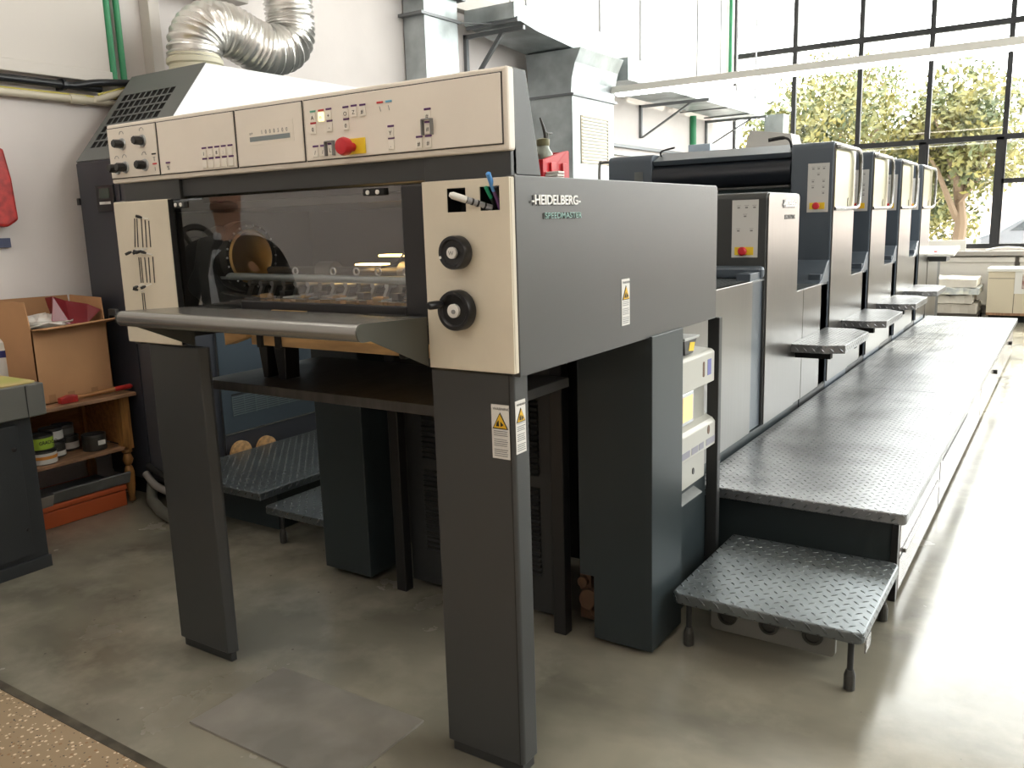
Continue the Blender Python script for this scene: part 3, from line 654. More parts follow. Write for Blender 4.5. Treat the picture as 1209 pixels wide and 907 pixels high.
sw = box('lit_window', -1.262, -1.252, 3.085, 3.215, .785, .915, steel, K, label='warm lit window in a metal frame')
mesh_obj('lit_window_pane', MB().box(-1.253, -1.2505, 3.10, 3.20, .80, .90), lampglow2, sw)
box('cabinet_post', -1.262, -1.212, 3.368 if False else 3.388, 3.425, 0, 1.19, darkgrey, K)
box('cabinet_base', -1.60, -1.262, 2.985, 3.385, 0, .52, teal_dark, K)
mesh_obj('drip_ledge', MB().prism([(-1.262, .50), (-1.225, .48), (-1.225, .476), (-1.262, .49)], 'y', 2.985, 3.25), greyplate, K)
bt = thing('spray_bottle', 'small grey white bottle on the off-white cabinet', 'bottle', (-1.29, 3.04, 1.069))
mesh_obj('bottle_body', MB().lathe([(.026, 0), (.028, .004), (.028, .05), (.02, .065), (.010, .075), (.010, .09)], (-1.29, 3.04, 1.072)), mat('bottle_grey', (.42, .42, .40), .35), bt, smooth=True)
mesh_obj('bottle_label', MB().lathe([(.0287, .012), (.0287, .045)], (-1.29, 3.04, 1.072)), paperw, bt)
mesh_obj('bottle_neck', MB().cyl((-1.29, 3.04, 1.16), (-1.29, 3.04, 1.185), .009), black, bt)
bc = thing('plastic_tub', 'black plastic tub with pale rim and yellow label', 'tub', (-1.29, 3.15, 1.069))
mesh_obj('tub_body', MB().prism([(3.10, 1.071), (3.185, 1.071), (3.225, 1.128), (3.09, 1.128)], 'x', -1.34, -1.245), black, bc, .003)
mesh_obj('tub_rim', MB().prism([(3.085, 1.128), (3.235, 1.128), (3.245, 1.137), (3.085, 1.139)], 'x', -1.345, -1.24), mat('clear_grey_rim', (.35, .36, .35), .3), bc, .002)
mesh_obj('yellow_sticker', MB().prism([(3.135, 1.085), (3.185, 1.080), (3.20, 1.113), (3.15, 1.118)], 'x', -1.2455, -1.2435), yellow, bc)

# ------------------------------------------------------------------ coating unit
def side_label(parent, x0, x1, y, z0, z1, es, rows):
    """white control label with small marks, looking along -Y"""
    l = mesh_obj('control_label', MB().box(x0, x1, y-.003, y, z0, z1), mat('label_white', (.62, .62, .60), .5), parent, label='white control label')
    w = x1-x0; h = z1-z0; mk_ = MB()
    for fx, fz in rows:
        mk_.box(x0+w*(fx-.08), x0+w*(fx+.08), y-.0035, y-.003, z0+h*fz, z0+h*(fz+.006)).box(x0+w*(fx-.05), x0+w*(fx+.05), y-.0035, y-.003, z0+h*(fz-.045), z0+h*(fz-.02))
    mesh_obj('label_print', mk_, greymark, l)
    ex, ez = es
    mesh_obj('emergency_stop_plate', MB().box(ex-w*.36, ex+w*.36, y-.005, y-.003, ez-.022, ez+.022), yellow, l, label='yellow plate behind the red button')
    mesh_obj('emergency_stop_button', MB().lathe([(.011, 0), (.011, .016), (.023, .02), (.024, .034), (.018, .042), (.001, .043)], (ex, y-.005, ez), (0, -1, 0), 24), red, l, smooth=True)
ROWS = [(.25, .92), (.5, .92), (.75, .92), (.5, .80), (.25, .66), (.75, .66), (.25, .54), (.75, .54), (.75, .42)]
A = thing('coating_unit', 'low grey and silver unit between the delivery end and the first tall printing unit', 'press unit', (-2.07, 4.4, 0))
box('base_body', -2.74, -1.44, 3.50, 5.27, .02, 1.25, darkgrey, A)
mesh_obj('side_sheet', MB().box(-1.441, -1.41, 3.46, 4.44, .44, 1.262), silver, A, .004, label='silver side sheet')
box('base_sheet', -1.44, -1.418, 3.46, 5.27, .02, .435, teal_dark, A)
box('groove_panel', -1.50, -1.425, 4.44, 4.65, .44, 1.30, bluegrey, A)
box('link_body', -2.74, -1.42, 5.272, 5.45, .02, 1.13, darkgrey, A)
mesh_obj('side_sheet', MB().box(-1.421, -1.41, 5.272, 5.45, .44, 1.14), silver, A, .003, label='silver side sheet')
mesh_obj('tread_deck', MB().box(-2.74, -1.412, 5.272, 5.45, 1.13, 1.142), diamond_s, A)
mesh_obj('tread_deck', MB().box(-2.74, -1.415, 3.50, 4.65, 1.25, 1.262), diamond_s, A)
box('deck_kick_plate', -2.74, -1.41, 4.60, 4.652, 1.262, 1.33, bluegrey, A, .02)
mesh_obj('tower_body', MB().prism(roundrect(4.65, 5.27, .44, 1.722, .03, '0011'), 'x', -2.74, -1.412), mat('coater_front', (.055, .058, .058), .4, .2), A, .004)
mesh_obj('side_sheet', MB().prism(roundrect(4.662, 5.268, .44, 1.718, .03, '0011'), 'x', -1.412, -1.403), silver, A, .002, label='silver side sheet')
side_label(A, -1.60, -1.455, 4.65, 1.375, 1.685, (-1.53, 1.41), [(.25, .9), (.55, .9), (.85, .9), (.5, .75), (.25, .5), (.75, .5)])
text('maker_lettering', '-HEIDELBERG-', .052, (-1.4005, 4.925, 1.645), '+x', mat('white_lettering2', (.85, .85, .84), .3), A, .002, sx=.82, bold=.0015)
text('maker_lettering_backing', '-HEIDELBERG-', .052, (-1.4028, 4.905, 1.642), '+x', black, A, .001, sx=.84, bold=.0055)
text('model_lettering', 'SPEEDMASTER', .035, (-1.4015, 4.96, 1.575), '+x', black, A, .001, sx=.95, bold=.001)

# ------------------------------------------------------------------ printing units
def print_unit():
    Y0 = 6.10
    P = thing('printing_unit', 'nearest and largest of the four tall printing units with the roller deck showing', 'printing unit', (-2.07, Y0+.3, 0), 'tall printing units')
    box('base_body', -2.74, -1.42, Y0-.645, Y0, .02, 1.13, darkgrey, P)
    mesh_obj('lower_side_sheet', MB().box(-1.421, -1.41, Y0-.645, Y0-.20, .44, 1.14), silver, P, .003, label='silver lower side sheet')
    box('groove_panel', -1.50, -1.42, Y0-.20, Y0, .44, 1.20, bluegrey, P)
    box('base_sheet', -1.42, -1.416, Y0-.645, Y0, .02, .435, darkgrey, P, 0)
    mesh_obj('tread_deck', MB().box(-2.74, -1.412, Y0-.645, Y0-.14, 1.13, 1.142), diamond_s, P)
    mesh_obj('deck_kick_plate', MB().prism([(Y0-.26, 1.14), (Y0, 1.14), (Y0, 1.29), (Y0-.06, 1.27), (Y0-.18, 1.17)], 'x', -2.74, -1.412), bluegrey, P, .005, smooth=True)
    mesh_obj('front_tower', MB().prism(roundrect(Y0, Y0+.65, 0, 2.075, .045, '0011'), 'x', -1.69, -1.412), bluegrey, P, .006, label='blue grey painted tower')
    mesh_obj('side_sheet', MB().prism(roundrect(Y0+.015, Y0+.645, .44, 2.066, .045, '0011'), 'x', -1.412, -1.402), silver, P, .002, label='silver side sheet')
    mesh_obj('upper_side_sheet', MB().prism(roundrect(Y0+.02, Y0+.60, 1.64, 2.055, .04, '0011'), 'x', -1.402, -1.398), mat('yellowish_silver_sheet', (.27, .26, .15), .28, .8), P, label='yellowish bright upper sheet')
    hp = smoothpath([(-1.40, Y0+.02, 2.035), (-1.37, Y0+.06, 2.037), (-1.365, Y0+.30, 2.037), (-1.365, Y0+.56, 2.035), (-1.365, Y0+.63, 1.98), (-1.365, Y0+.64, 1.90), (-1.365, Y0+.64, 1.75), (-1.365, Y0+.61, 1.66), (-1.365, Y0+.52, 1.635), (-1.365, Y0+.25, 1.63), (-1.40, Y0+.03, 1.63)], 6)
    mesh_obj('hand_rail', MB().tube(hp, .014, 10), silver_grey, P, smooth=True)
    text('latch_symbol', '{', .06, (-1.397, Y0+.40, 1.66), '+x', black, P, .002, bold=.002)
    side_label(P, -1.575, -1.435, Y0, 1.61, 1.935, (-1.508, 1.652), ROWS)
    mesh_obj('rear_tower', MB().prism(roundrect(Y0, Y0+.65, 0, 2.075, .045, '0011'), 'x', -3.09, -2.725), bluegrey, P, .006, label='blue grey painted tower')
    mesh_obj('rear_hand_rail', MB().tube(smoothpath([(-3.09, Y0+.02, 2.04), (-3.15, Y0+.02, 2.04), (-3.18, Y0+.02, 2.0), (-3.18, Y0+.02, 1.6)], 6), .012, 8), silver_grey, P, smooth=True)
    mesh_obj('small_sticker', MB().box(-2.87, -2.80, Y0-.003, Y0, 1.86, 1.95), greyplate, P)
    box('roller_housing', -2.725, -1.69, Y0+.10, Y0+.65, .3, 2.02, darkgrey, P)
    mesh_obj('top_guard', MB().prism([(Y0+.02, 1.985), (Y0+.20, 2.06), (Y0+.66, 2.085), (Y0+.66, 2.10), (Y0+.18, 2.085), (Y0+.0, 2.02)], 'x', -2.72, -1.695), bluegrey, P, .004)
    mesh_obj('ink_roller', MB().cyl((-2.72, Y0+.09, 1.90), (-1.695, Y0+.09, 1.90), .10, n=40), roller, P, smooth=True)
    mesh_obj('ink_roller', MB().cyl((-2.72, Y0+.06, 1.70), (-1.695, Y0+.06, 1.70), .085, n=40), roller2, P, smooth=True)
    mesh_obj('roller_bar', MB().box(-2.72, -1.695, Y0-.03, Y0+.0, 1.785, 1.80), charcoal2, P, .003)
    mesh_obj('ink_tray', MB().box(-2.72, -1.695, Y0-.02, Y0+.10, 1.25, 1.60), mat('ink_tray_grey', (.05, .05, .06), .4), P, .005)
    mesh_obj('lever', MB().tube(smoothpath([(-1.72, Y0+.12, 2.03), (-1.73, Y0+.10, 2.10), (-1.77, Y0+.08, 2.125), (-1.87, Y0+.06, 2.115)]), [.009]*16+[.014]*9, 8), black, P, smooth=True)
    mesh_obj('lever', MB().tube(smoothpath([(-2.68, Y0+.12, 2.03), (-2.70, Y0+.10, 2.08), (-2.67, Y0+.08, 2.10), (-2.57, Y0+.06, 2.115)]), [.007]*25, 8), black, P, smooth=True)
    st = mesh_obj('side_step', MB().prism([(-1.41, Y0-.92), (-1.22, Y0-.92), (-1.10, Y0-.87), (-1.10, Y0-.20), (-1.22, Y0-.06), (-1.41, Y0-.06)], 'z', .78, .83), diamond, P, .003, label='small tread plate step with cut corners')
    mesh_obj('step_bracket', MB().box(-1.41, -1.20, Y0-.80, Y0-.74, .73, .78), matte_black, st)
    mesh_obj('step_bracket', MB().box(-1.41, -1.16, Y0-.30, Y0-.24, .73, .78), matte_black, st)
    return P
P1 = print_unit()
for k, lb in ((1, 'second tall printing unit counted from the delivery end'), (2, 'third tall printing unit, between the second and the farthest'), (3, 'farthest and smallest looking tall printing unit, nearest the windows')):
    dup(P1, (-2.07, 6.4+1.3*k, 0), lb)
# feeder at the far end
F = thing('feeder_unit', 'silver sheeted low feeder with pale control desk beyond the last printing unit', 'feeder', (-2.0, 11.2, 0))
box('feeder_body', -2.74, -1.42, 10.67, 11.9, .02, 1.05, darkgrey, F)
mesh_obj('side_sheet', MB().box(-1.42, -1.40, 10.68, 11.5, .05, 1.05), silver, F, .003)
mesh_obj('desk_support', MB().box(-1.62, -1.22, 10.72, 11.05, 1.03, 1.09), charcoal, F, .003)
mesh_obj('desk_top', MB().prism([(10.60, 1.09), (11.10, 1.15), (11.10, 1.19), (10.60, 1.12)], 'x', -1.75, -1.13), white, F, .006, label='pale control desk top')
for x, m_ in ((-1.42, black), (-1.33, red)): mesh_obj('desk_button', MB().lathe([(.018, 0), (.018, .02), (.001, .022)], (x, 10.72, 1.131), (0, -.15, 1), 12), m_, F)
# box on top of the first unit
tp = mesh_obj('plastic_box', MB().box(-2.62, -2.44, 6.55, 6.75, 2.09, 2.16), mat('pale_blue_plastic', (.45, .55, .66), .4), None, .006)
tag(tp, 'small pale blue box standing on top of the nearest printing unit', 'box')

# ------------------------------------------------------------------ walkway platform
W = thing('walkway_platform', 'long diamond tread walkway beside the press with white side doors', 'platform', (-.96, 7.2, 0))
for y0, y1 in ((3.57, 6.20), (6.203, 8.88), (8.883, 10.88)):
    poly = roundrect(-1.40, -.49, y0, y1, .03, '0100' if y0 < 4 else '0000')
    mesh_obj('tread_plate', MB().prism(poly, 'z', .352, .40), diamond, W, .006, seg=3)
box('platform_body', -1.40, -.545, 3.64, 10.84, .03, .352, teal_dark, W, .002)
box('corner_post', -.55, -.522, 3.62, 3.66, 0, .352, black, W, .002)
pw = mat('white_door_sheet', (.42, .40, .41), .2, .5)
for i, (y0, y1) in enumerate(((3.665, 4.87), (4.90, 7.12), (7.15, 9.4), (9.43, 10.84))):
    dr = mesh_obj('side_door', MB().box(-.545, -.52, y0, y1, .03, .345), pw, W, .003, label='white side door')
    if i == 0:
        mesh_obj('door_handle', MB().box(-.52, -.503, 3.72, 4.82, .185, .203), silver_grey, dr, .003)
        mesh_obj('door_seam', MB().box(-.5205, -.5185, y0, y1, .175, .183), darkgrey, dr)
    if i == 1:
        g = MB()
        for k in range(7): g.box(-.5205, -.518, 4.98, 6.2, .265+.011*k, .270+.011*k)
        mesh_obj('door_vent', g, darkgrey, dr)
    if i > 1: mesh_obj('door_knob', MB().cyl((-.52, (y0+y1)/2, .22), (-.49, (y0+y1)/2, .22), .02), black, dr)
# front step
S = thing('step_stool', 'low diamond tread step on legs in front of the walkway', 'step', (-.83, 3.13, 0))
mesh_obj('tread_plate', MB().prism(roundrect(-1.165, -.49, 2.785, 3.47, .03, '1110'), 'z', .19, .232), diamond_s, S, .006, seg=3)
def foot(x, y, z1, parent):
    l = mesh_obj('leg', MB().cyl((x, y, .06), (x, y, z1), .0105, n=12), darkgrey, parent, smooth=True)
    mesh_obj('leg_foot', MB().lathe([(.014, 0), (.019, .004), (.019, .055), (.013, .075)], (x, y, 0), n=12), tin, l)
foot(-.535, 2.83, .19, S); foot(-.535, 3.42, .19, S); foot(-1.12, 2.85, .19, S); foot(-1.12, 3.42, .19, S)
mesh_obj('latch_tab', MB().prism([(2.84, .14), (2.92, .14), (2.92, .19), (2.84, .19)], 'x', -.494, -.489), silver_grey, S)
gp = thing('gland_plate', 'grey plate with three round sockets under the low step', 'socket plate', (-.86, 3.02, .0))
mesh_obj('plate_body', MB().prism(roundrect(-1.09, -.62, .012, .14, .02), 'y', 3.00, 3.02), mat('socket_plate_grey', (.24, .24, .22), .5), gp, .003)
for x in (-1.02, -.86, -.70):
    mesh_obj('round_socket', MB().lathe([(.038, 0), (.038, .012), (.028, .014), (.026, .006), (.001, .006)], (x, 3.00, .085), (0, -1, 0), 20), tin, gp, smooth=True)
# steel plate lying on the floor
fp = mesh_obj('floor_plate', MB().prism([(-2.345, 1.935), (-1.67, 1.935), (-1.75, 1.58), (-2.27, 1.54)] if False else [(-2.34, 1.53), (-1.67, 1.53), (-1.67, 1.935), (-2.34, 1.935)], 'z', 0, .008), plate_m, None, .001)
tag(fp, 'flat grey steel plate lying on the floor between the front legs', 'plate')

# ------------------------------------------------------------------ far side treads, cabinet with hood
T = thing('tread_platform', 'grey diamond tread platform on the far side seen under the delivery end', 'platform', (-3.85, 3.4, 0))
mesh_obj('tread_plate', MB().box(-4.23, -3.44, 2.79, 4.6, .22, .26), diamond_s, T, .005)
box('platform_frame', -4.15, -3.50, 2.95, 4.55, .0, .22, teal_dark, T)
T2 = thing('step_stool', 'small low tread step with round feet beside the dark rear leg', 'step', (-3.15, 3.1, 0))
mesh_obj('tread_plate', MB().prism(roundrect(-3.41, -2.92, 2.785, 3.28, .025, '1000'), 'z', .16, .20), diamond_s, T2, .005)
for x, y in ((-3.33, 2.83), (-2.98, 2.83), (-3.33, 3.22)): foot(x, y, .16, T2)
blk = mesh_obj('steel_block', MB().box(-3.86, -3.60, 3.62, 3.84, .262, .32), greyplate, None, .004)
tag(blk, 'small grey step block at the back of the far tread platform', 'block')
for (y, lb) in ((3.345, 'nearer round wooden disc at the wall edge of the far tread platform'), (3.545, 'farther round wooden disc at the wall edge of the far tread platform')):
    q = mesh_obj('wooden_disc', MB().lathe([(.07, 0), (.078, .004), (.078, .026), (.07, .03)], (-4.278, y, .24 if y < 3.4 else .225), (1, -.0, 0), 24).cyl((-4.262, y, 0), (-4.262, y, .2), .012), mat('osb_wood', (.60, .36, .16), .7, noise=.4, nscale=40), None, smooth=True)
    tag(q, lb, 'wooden disc', 'wooden discs')

H = thing('dryer_cabinet_hood', 'tall dark blue wall cabinet with sloped vented hood on top', 'cabinet', (-4.65, 3.6, 0))
XL, XS, YC = -5.02, -4.30, 2.95
mesh_obj('cabinet_body', MB().box(XL, XS, YC, 6.2, .12, 2.03), cabdark, H, .004)
box('cabinet_plinth', XL+.03, XS-.03, YC+.05, 6.1, 0, .12, matte_black, H)
mesh_obj('front_door', MB().box(XL+.005, XS-.31, YC-.008, YC, .14, 2.02), mat('cabinet_door_dark', (.028, .030, .040), .42), H, .002)
mesh_obj('front_panel', MB().box(XS-.295, XS-.005, YC-.006, YC, .14, 2.02), mat('cabinet_front_grey', (.060, .062, .072), .42), H, .002)
holes = []
for i in range(9):
    for j in range(7): holes.append((-4.965+.058*i, -4.965+.058*i+.049, .10+.062*j, .10+.062*j+.050))
hm = MB().holed('y', XL, XS, 0, .685, -.004, 0, holes)
ang = math.atan2(2.56-2.03, 3.377-YC)
Mh = Matrix.Translation((0, YC, 2.03)) @ Matrix.Rotation(-(PI/2-ang), 4, 'X')
hm.xf(Mh)
mesh_obj('hood_front', hm, hoodgrey, H, label='grey sloped hood face with a grid of vents')
mesh_obj('hood_vent_grid', MB().box(-4.99, -4.40, .004, .012, .07, .56).xf(Mh), matte_black, H)
mesh_obj('hood_side', MB().prism([(YC, 2.03), (6.2, 2.03), (6.2, 2.56), (3.377, 2.56)], 'x', XS-.006, XS), hoodside, H, label='smooth hood side with strong light put into its pale colour')
mesh_obj('hood_top', MB().box(XL, XS-.006, 3.377, 6.2, 2.552, 2.56), hoodgrey, H)
scn = box('control_display', -4.83, -4.655, YC-.02, YC-.008, 1.735, 1.885, black, H)
mesh_obj('display_screen', MB().box(-4.79, -4.69, YC-.022, YC-.02, 1.81, 1.865), mat('display_green', (.05, .07, .055), .2), scn)
for i in range(8): mesh_obj('display_key', MB().box(-4.795+.014*i, -4.785+.014*i, YC-.023, YC-.02, 1.775, 1.79), white, scn)
mesh_obj('door_latch', MB().box(-4.83, -4.75, YC-.03, YC-.008, 1.10, 1.165), steel, H, .004)
mesh_obj('door_latch_grip', MB().box(-4.80, -4.74, YC-.045, YC-.03, 1.09, 1.13), black, H, .004)
mesh_obj('door_hinge', MB().box(XL-.015, XL+.01, YC-.02, YC, 1.78, 1.82), black, H, .002)
sd = box('side_panel', XS, XS+.012, 3.26, 6.1, .37, 1.85, cabblue, H, label='blue grey side panel')
mesh_obj('panel_seam', MB().box(XS+.0115, XS+.0135, 3.245, 3.255, .2, 1.85), matte_black, H)
mesh_obj('panel_edge', MB().box(XS+.012, XS+.016, 3.26, 6.1, .362, .37), silver_grey, H)
box('lower_side_panel', XS, XS+.008, 3.26, 6.1, .14, .36, cabdark, H)
g = MB()
for k in range(9): g.box(XS+.012, XS+.016, 3.33, 5.6, .475+.014*k, .480+.014*k)
for k in range(26): g.box(XS+.012, XS+.0165, 3.33+.09*k, 3.334+.09*k, .47, .60)
mesh_obj('mesh_grille', g, mat('mesh_pale', (.15, .19, .20), .4, .3), H)
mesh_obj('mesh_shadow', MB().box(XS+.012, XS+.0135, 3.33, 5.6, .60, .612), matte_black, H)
mesh_obj('duct_collar', MB().lathe([(.17, 0), (.17, .02), (.155, .03), (.155, .05), (.168, .06), (.168, .085), (.155, .095), (.155, .12)], (-4.66, 3.58, 2.56), n=36), mat('cream_collar', (.60, .57, .44), .5), H, smooth=True)
# flexible duct
path = smoothpath([(-4.66, 3.58, 2.64), (-4.66, 3.595, 2.75), (-4.66, 3.68, 2.845), (-4.65, 3.84, 2.86), (-4.62, 4.00, 2.80), (-4.60, 4.13, 2.775), (-4.58, 4.27, 2.83), (-4.58, 4.315, 2.96), (-4.58, 4.30, 3.2), (-4.58, 4.28, 3.8), (-4.58, 4.28, 4.6)], 24)
acc = 0; rr = []; pp_ = []
for i, p in enumerate(path):
    if i: acc += (path[i]-path[i-1]).length
    rr.append(.158+.010*math.sin(acc/.021*2*PI)); pp_.append(p)
# resample finely so the ribs read
fine = []; fr = []; tot = 0
for i in range(len(path)-1):
    seg_ = (path[i+1]-path[i]).length; n = max(1, int(seg_/.006))
    for j in range(n):
        fine.append(path[i].lerp(path[i+1], j/n)); fr.append(.156+.011*math.sin((tot+seg_*j/n)/.030*2*PI))
    tot += seg_
fd = mesh_obj('flexible_duct', MB().tube(fine, fr, 28), foil, None, smooth=True, origin=(-4.66, 3.58, 2.6))
tag(fd, 'silver corrugated flexible duct rising in an S bend from the hood', 'duct')

# ------------------------------------------------------------------ pipes on the left wall
def tagtube(name, pts, r, m, label, cat, n=12): 
    return tag(mesh_obj(name, MB().tube(pts, r, n), m, None, smooth=True), label, cat)
bp_ = thing('wall_pipe', 'black horizontal pipe on the left wall with a clamp', 'pipe', (XW+.05, 1.5, 2.49))
mesh_obj('pipe_run', MB().tube(smoothpath([(XW+.06, -1, 2.49), (XW+.06, 2.9, 2.49), (XW+.06, 3.05, 2.49), (XW+.09, 3.2, 2.52), (XW+.10, 3.42, 2.54)]), .022, 12), blackpipe, bp_, smooth=True)
mesh_obj('pipe_clamp', MB().tube([(XW+.06, 2.985, 2.49), (XW+.06, 3.005, 2.49)], .034, 12).box(XW, XW+.06, 2.98, 3.01, 2.46, 2.52), blackpipe, bp_)
cp_ = thing('wall_pipe', 'cream horizontal pipe below the black pipe on the left wall', 'pipe', (XW+.05, 1.5, 2.42))
mesh_obj('pipe_run', MB().tube(smoothpath([(XW+.05, -1, 2.415), (XW+.05, 3.1, 2.415), (XW+.06, 3.18, 2.42), (XW+.09, 3.3, 2.46), (XW+.1, 3.45, 2.50)]), .022, 12), creampipe, cp_, smooth=True)
mesh_obj('pipe_joint', MB().tube([(XW+.05, 3.03, 2.415), (XW+.05, 3.13, 2.415)], .028, 12), creampipe, cp_, smooth=True)
mesh_obj('thin_cable', MB().tube(smoothpath([(XW+.05, -1, 2.44), (XW+.05, 3.0, 2.44), (XW+.08, 3.2, 2.455), (XW+.09, 3.4, 2.52)]), .006, 8), mat('yellow_cable', (.55, .48, .10), .5), cp_, smooth=True)
tagtube('green_conduit', [(XW+.04, 3.345, 2.56), (XW+.04, 3.335, 4.5)], .022, greenpipe, 'left one of two upright green conduits on the left wall', 'conduit')
tagtube('green_conduit', [(XW+.04, 3.415, 2.40), (XW+.04, 3.405, 4.5)], .020, greenpipe, 'right one of two upright green conduits on the left wall', 'conduit')
tagtube('white_conduit', [(XW+.03, 3.285, 2.56), (XW+.03, 3.27, 4.5)], .012, creampipe, 'thin pale conduit beside the two green conduits', 'conduit')
re = mesh_obj('hanging_cloth', MB().prism([(2.40, 2.10), (2.58, 2.10), (2.605, 1.93), (2.615, 1.70), (2.55, 1.66), (2.40, 1.68)], 'x', XW, XW+.10), redtool, None, .015)
tag(re, 'dark red cloth like item hanging on the left wall', 'wall hanging')
rb = mesh_obj('wall_socket', MB().box(XW, XW+.03, 2.50, 2.585, 1.545, 1.60), mat('dark_blue_socket', (.05, .06, .12), .5), None, .003)
tag(rb, 'small dark socket on the left wall below the red hanging item', 'socket')

# ------------------------------------------------------------------ desk front left
B = thing('steel_desk', 'grey steel desk with worn green mat at the left edge', 'desk', (-4.5, 1.3, 0))
mesh_obj('desk_top', MB().box(-5.0, -4.10, -.6, 2.11, .758, .915), deskgrey, B, .006, label='thick grey desk top')
mesh_obj('top_seam', MB().box(-4.1005, -4.0985, 2.02, 2.024, .76, .91), darkgrey, B)
mesh_obj('cabinet_body', MB().box(-4.95, -4.135, -.55, 2.045, .05, .758), deskdark, B, .004)
box('door', -4.135, -4.115, 1.30, 1.97, .09, .73, deskdark, B)
box('door', -4.135, -4.115, .60, 1.28, .09, .73, deskdark, B)
mesh_obj('door_knob', MB().lathe([(.008, 0), (.012, .006), (.001, .010)], (-4.115, 1.94, .62), (1, 0, 0), 12), black, B)
mesh_obj('door_knob', MB().lathe([(.006, 0), (.008, .006), (.001, .010)], (-4.115, 1.95, .22), (1, 0, 0), 12), black, B)
box('desk_plinth', -4.93, -4.12, -.5, 2.05, 0, .06, deskdark, B)
mt = mesh_obj('cutting_mat', MB().prism(roundrect(-4.97, -4.12, -.55, 2.10, .05), 'z', .916, .922), greenmat, None, .001)
tag(mt, 'worn yellow green mat covering the grey steel desk top', 'mat')
for k, (x, y, w_, lb) in enumerate(((-4.72, 2.02, .10, 'small brown wooden offcut lying nearest the back corner of the desk mat'), (-4.86, 2.0, .14, 'pale flat offcut on the desk mat near the wall'))):
    q = mesh_obj('offcut', MB().box(x, x+w_, y, y+.03, .922, .932), (woodtop, woodpale)[k], None, .002); tag(q, lb, 'offcut')
wbt = thing('glue_bottle', 'white bottle with dark blue band by the cardboard box', 'bottle', (-5.12, 2.43, .66))
mesh_obj('bottle_body', MB().lathe([(.05, 0), (.052, .01), (.052, .30), (.045, .34), (.02, .36)], (-5.12, 2.43, .675)), bagwhite, wbt, smooth=True)
mesh_obj('bottle_band', MB().lathe([(.053, .255), (.053, .295)], (-5.12, 2.43, .675)), mat('navy_band', (.03, .03, .16), .4), wbt)

# ------------------------------------------------------------------ wooden side table and what it carries
TB = thing('wooden_table', 'old oak side table with turned legs and a shelf by the left wall', 'table', (-4.9, 2.4, 0))
mesh_obj('table_top', MB().box(-5.18, -4.64, 2.12, 2.925, .652, .674), woodtop, TB, .004)
mesh_obj('shelf', MB().box(-5.14, -4.68, 2.15, 2.86, .330, .350), woodtop, TB, .003)
for x in (-4.71, -5.12):
    for y in (2.865, 2.17):
        mesh_obj('leg', MB().box(x-.030, x+.030, y-.030, y+.030, .33, .652).lathe([(.014, 0), (.02, .008), (.016, .03), (.028, .10), (.030, .18), (.022, .215), (.014, .225), (.022, .235), (.031, .262), (.022, .292), (.018, .30), (.030, .31), (.030, .33)], (x, y, 0), n=16), wood_v, TB, smooth=True)
mesh_obj('side_apron', MB().box(-5.09, -4.72, 2.85, 2.875, .36, .652), wood, TB, .002)
mesh_obj('back_board', MB().box(-5.15, -5.14, 2.2, 2.86, .35, .652), wood, TB, .002)
# ink tins
def tin_(x, y, z, r, h, label, band=None, bandz=(.25, .8), lid=True):
    t = thing('ink_tin', label, 'tin', (x, y, z), 'ink tins on the oak shelf')
    mesh_obj('tin_body', MB().lathe([(r*.98, 0), (r, .003), (r, h*.9), (r*.97, h*.92)], (x, y, z), n=28), tin, t, smooth=True)
    if lid: mesh_obj('tin_rim', MB().lathe([(r*1.03, h*.88), (r*1.04, h*.93), (r*1.02, h), (r*.93, h), (r*.92, h*.9), (.001, h*.9)], (x, y, z), n=28), tinlid, t, smooth=True)
    if band: 
        a0, a1 = -.62*PI/2*1.2, .42*PI; n = 12; v = []; f = []
        for i in range(n+1):
            a = a0+(a1-a0)*i/n
            for k in (0, 1): v.append((x+r*1.012*math.cos(a), y+r*1.012*math.sin(a), z+h*bandz[k]))
        for i in range(n): f.append((2*i, 2*i+2, 2*i+3, 2*i+1))
        mesh_obj('tin_label', MB().add(v, f), band, t, smooth=True)
    return t
zt = .351
lt_ = tin_(-4.77, 2.40, zt, .070, .075, 'white tin with orange band, bottom of the front stack on the oak shelf', paperw, (.05, .85))
mesh_obj('orange_band', MB().lathe([(.0715, .03), (.0715, .048)], (-4.77, 2.40, zt), n=28), orange, lt_)
gt = tin_(-4.78, 2.395, zt+.077, .070, .085, 'tin with bright lime green label on top of the orange banded tin', lime, (.12, .86))
for i, ch in enumerate('GRADIENT'):
    pass
gl = text('label_lettering', 'GRADCO', .030, (-4.707, 2.355, zt+.115), '+x', darkmark, gt, .0005, sx=.8)
text('label_number', '2', .024, (-4.707, 2.425, zt+.090), '+x', darkmark, gt, .0005)
tin_(-4.86, 2.51, zt, .062, .088, 'plain dark tin with thin pale label, under the white labelled tin', paperw, (.1, .4))
tin_(-4.86, 2.505, zt+.090, .062, .080, 'dark tin with white label, second stack from the front on the oak shelf', paperw, (.2, .8))
tin_(-4.94, 2.64, zt, .058, .085, 'dim tin with pale label at the back of the oak shelf', paperw, (.15, .6))
tin_(-4.95, 2.62, zt+.087, .060, .07, 'topmost dark tin at the back of the oak shelf', mat('dim_label', (.12, .12, .11), .5), (.2, .7))
bt2 = tin_(-4.79, 2.715, zt, .066, .095, 'single wide dark tin with small white label near the oak leg')
mesh_obj('tin_label', MB().box(-4.724, -4.7225, 2.70, 2.745, zt+.035, zt+.062), paperw, bt2)
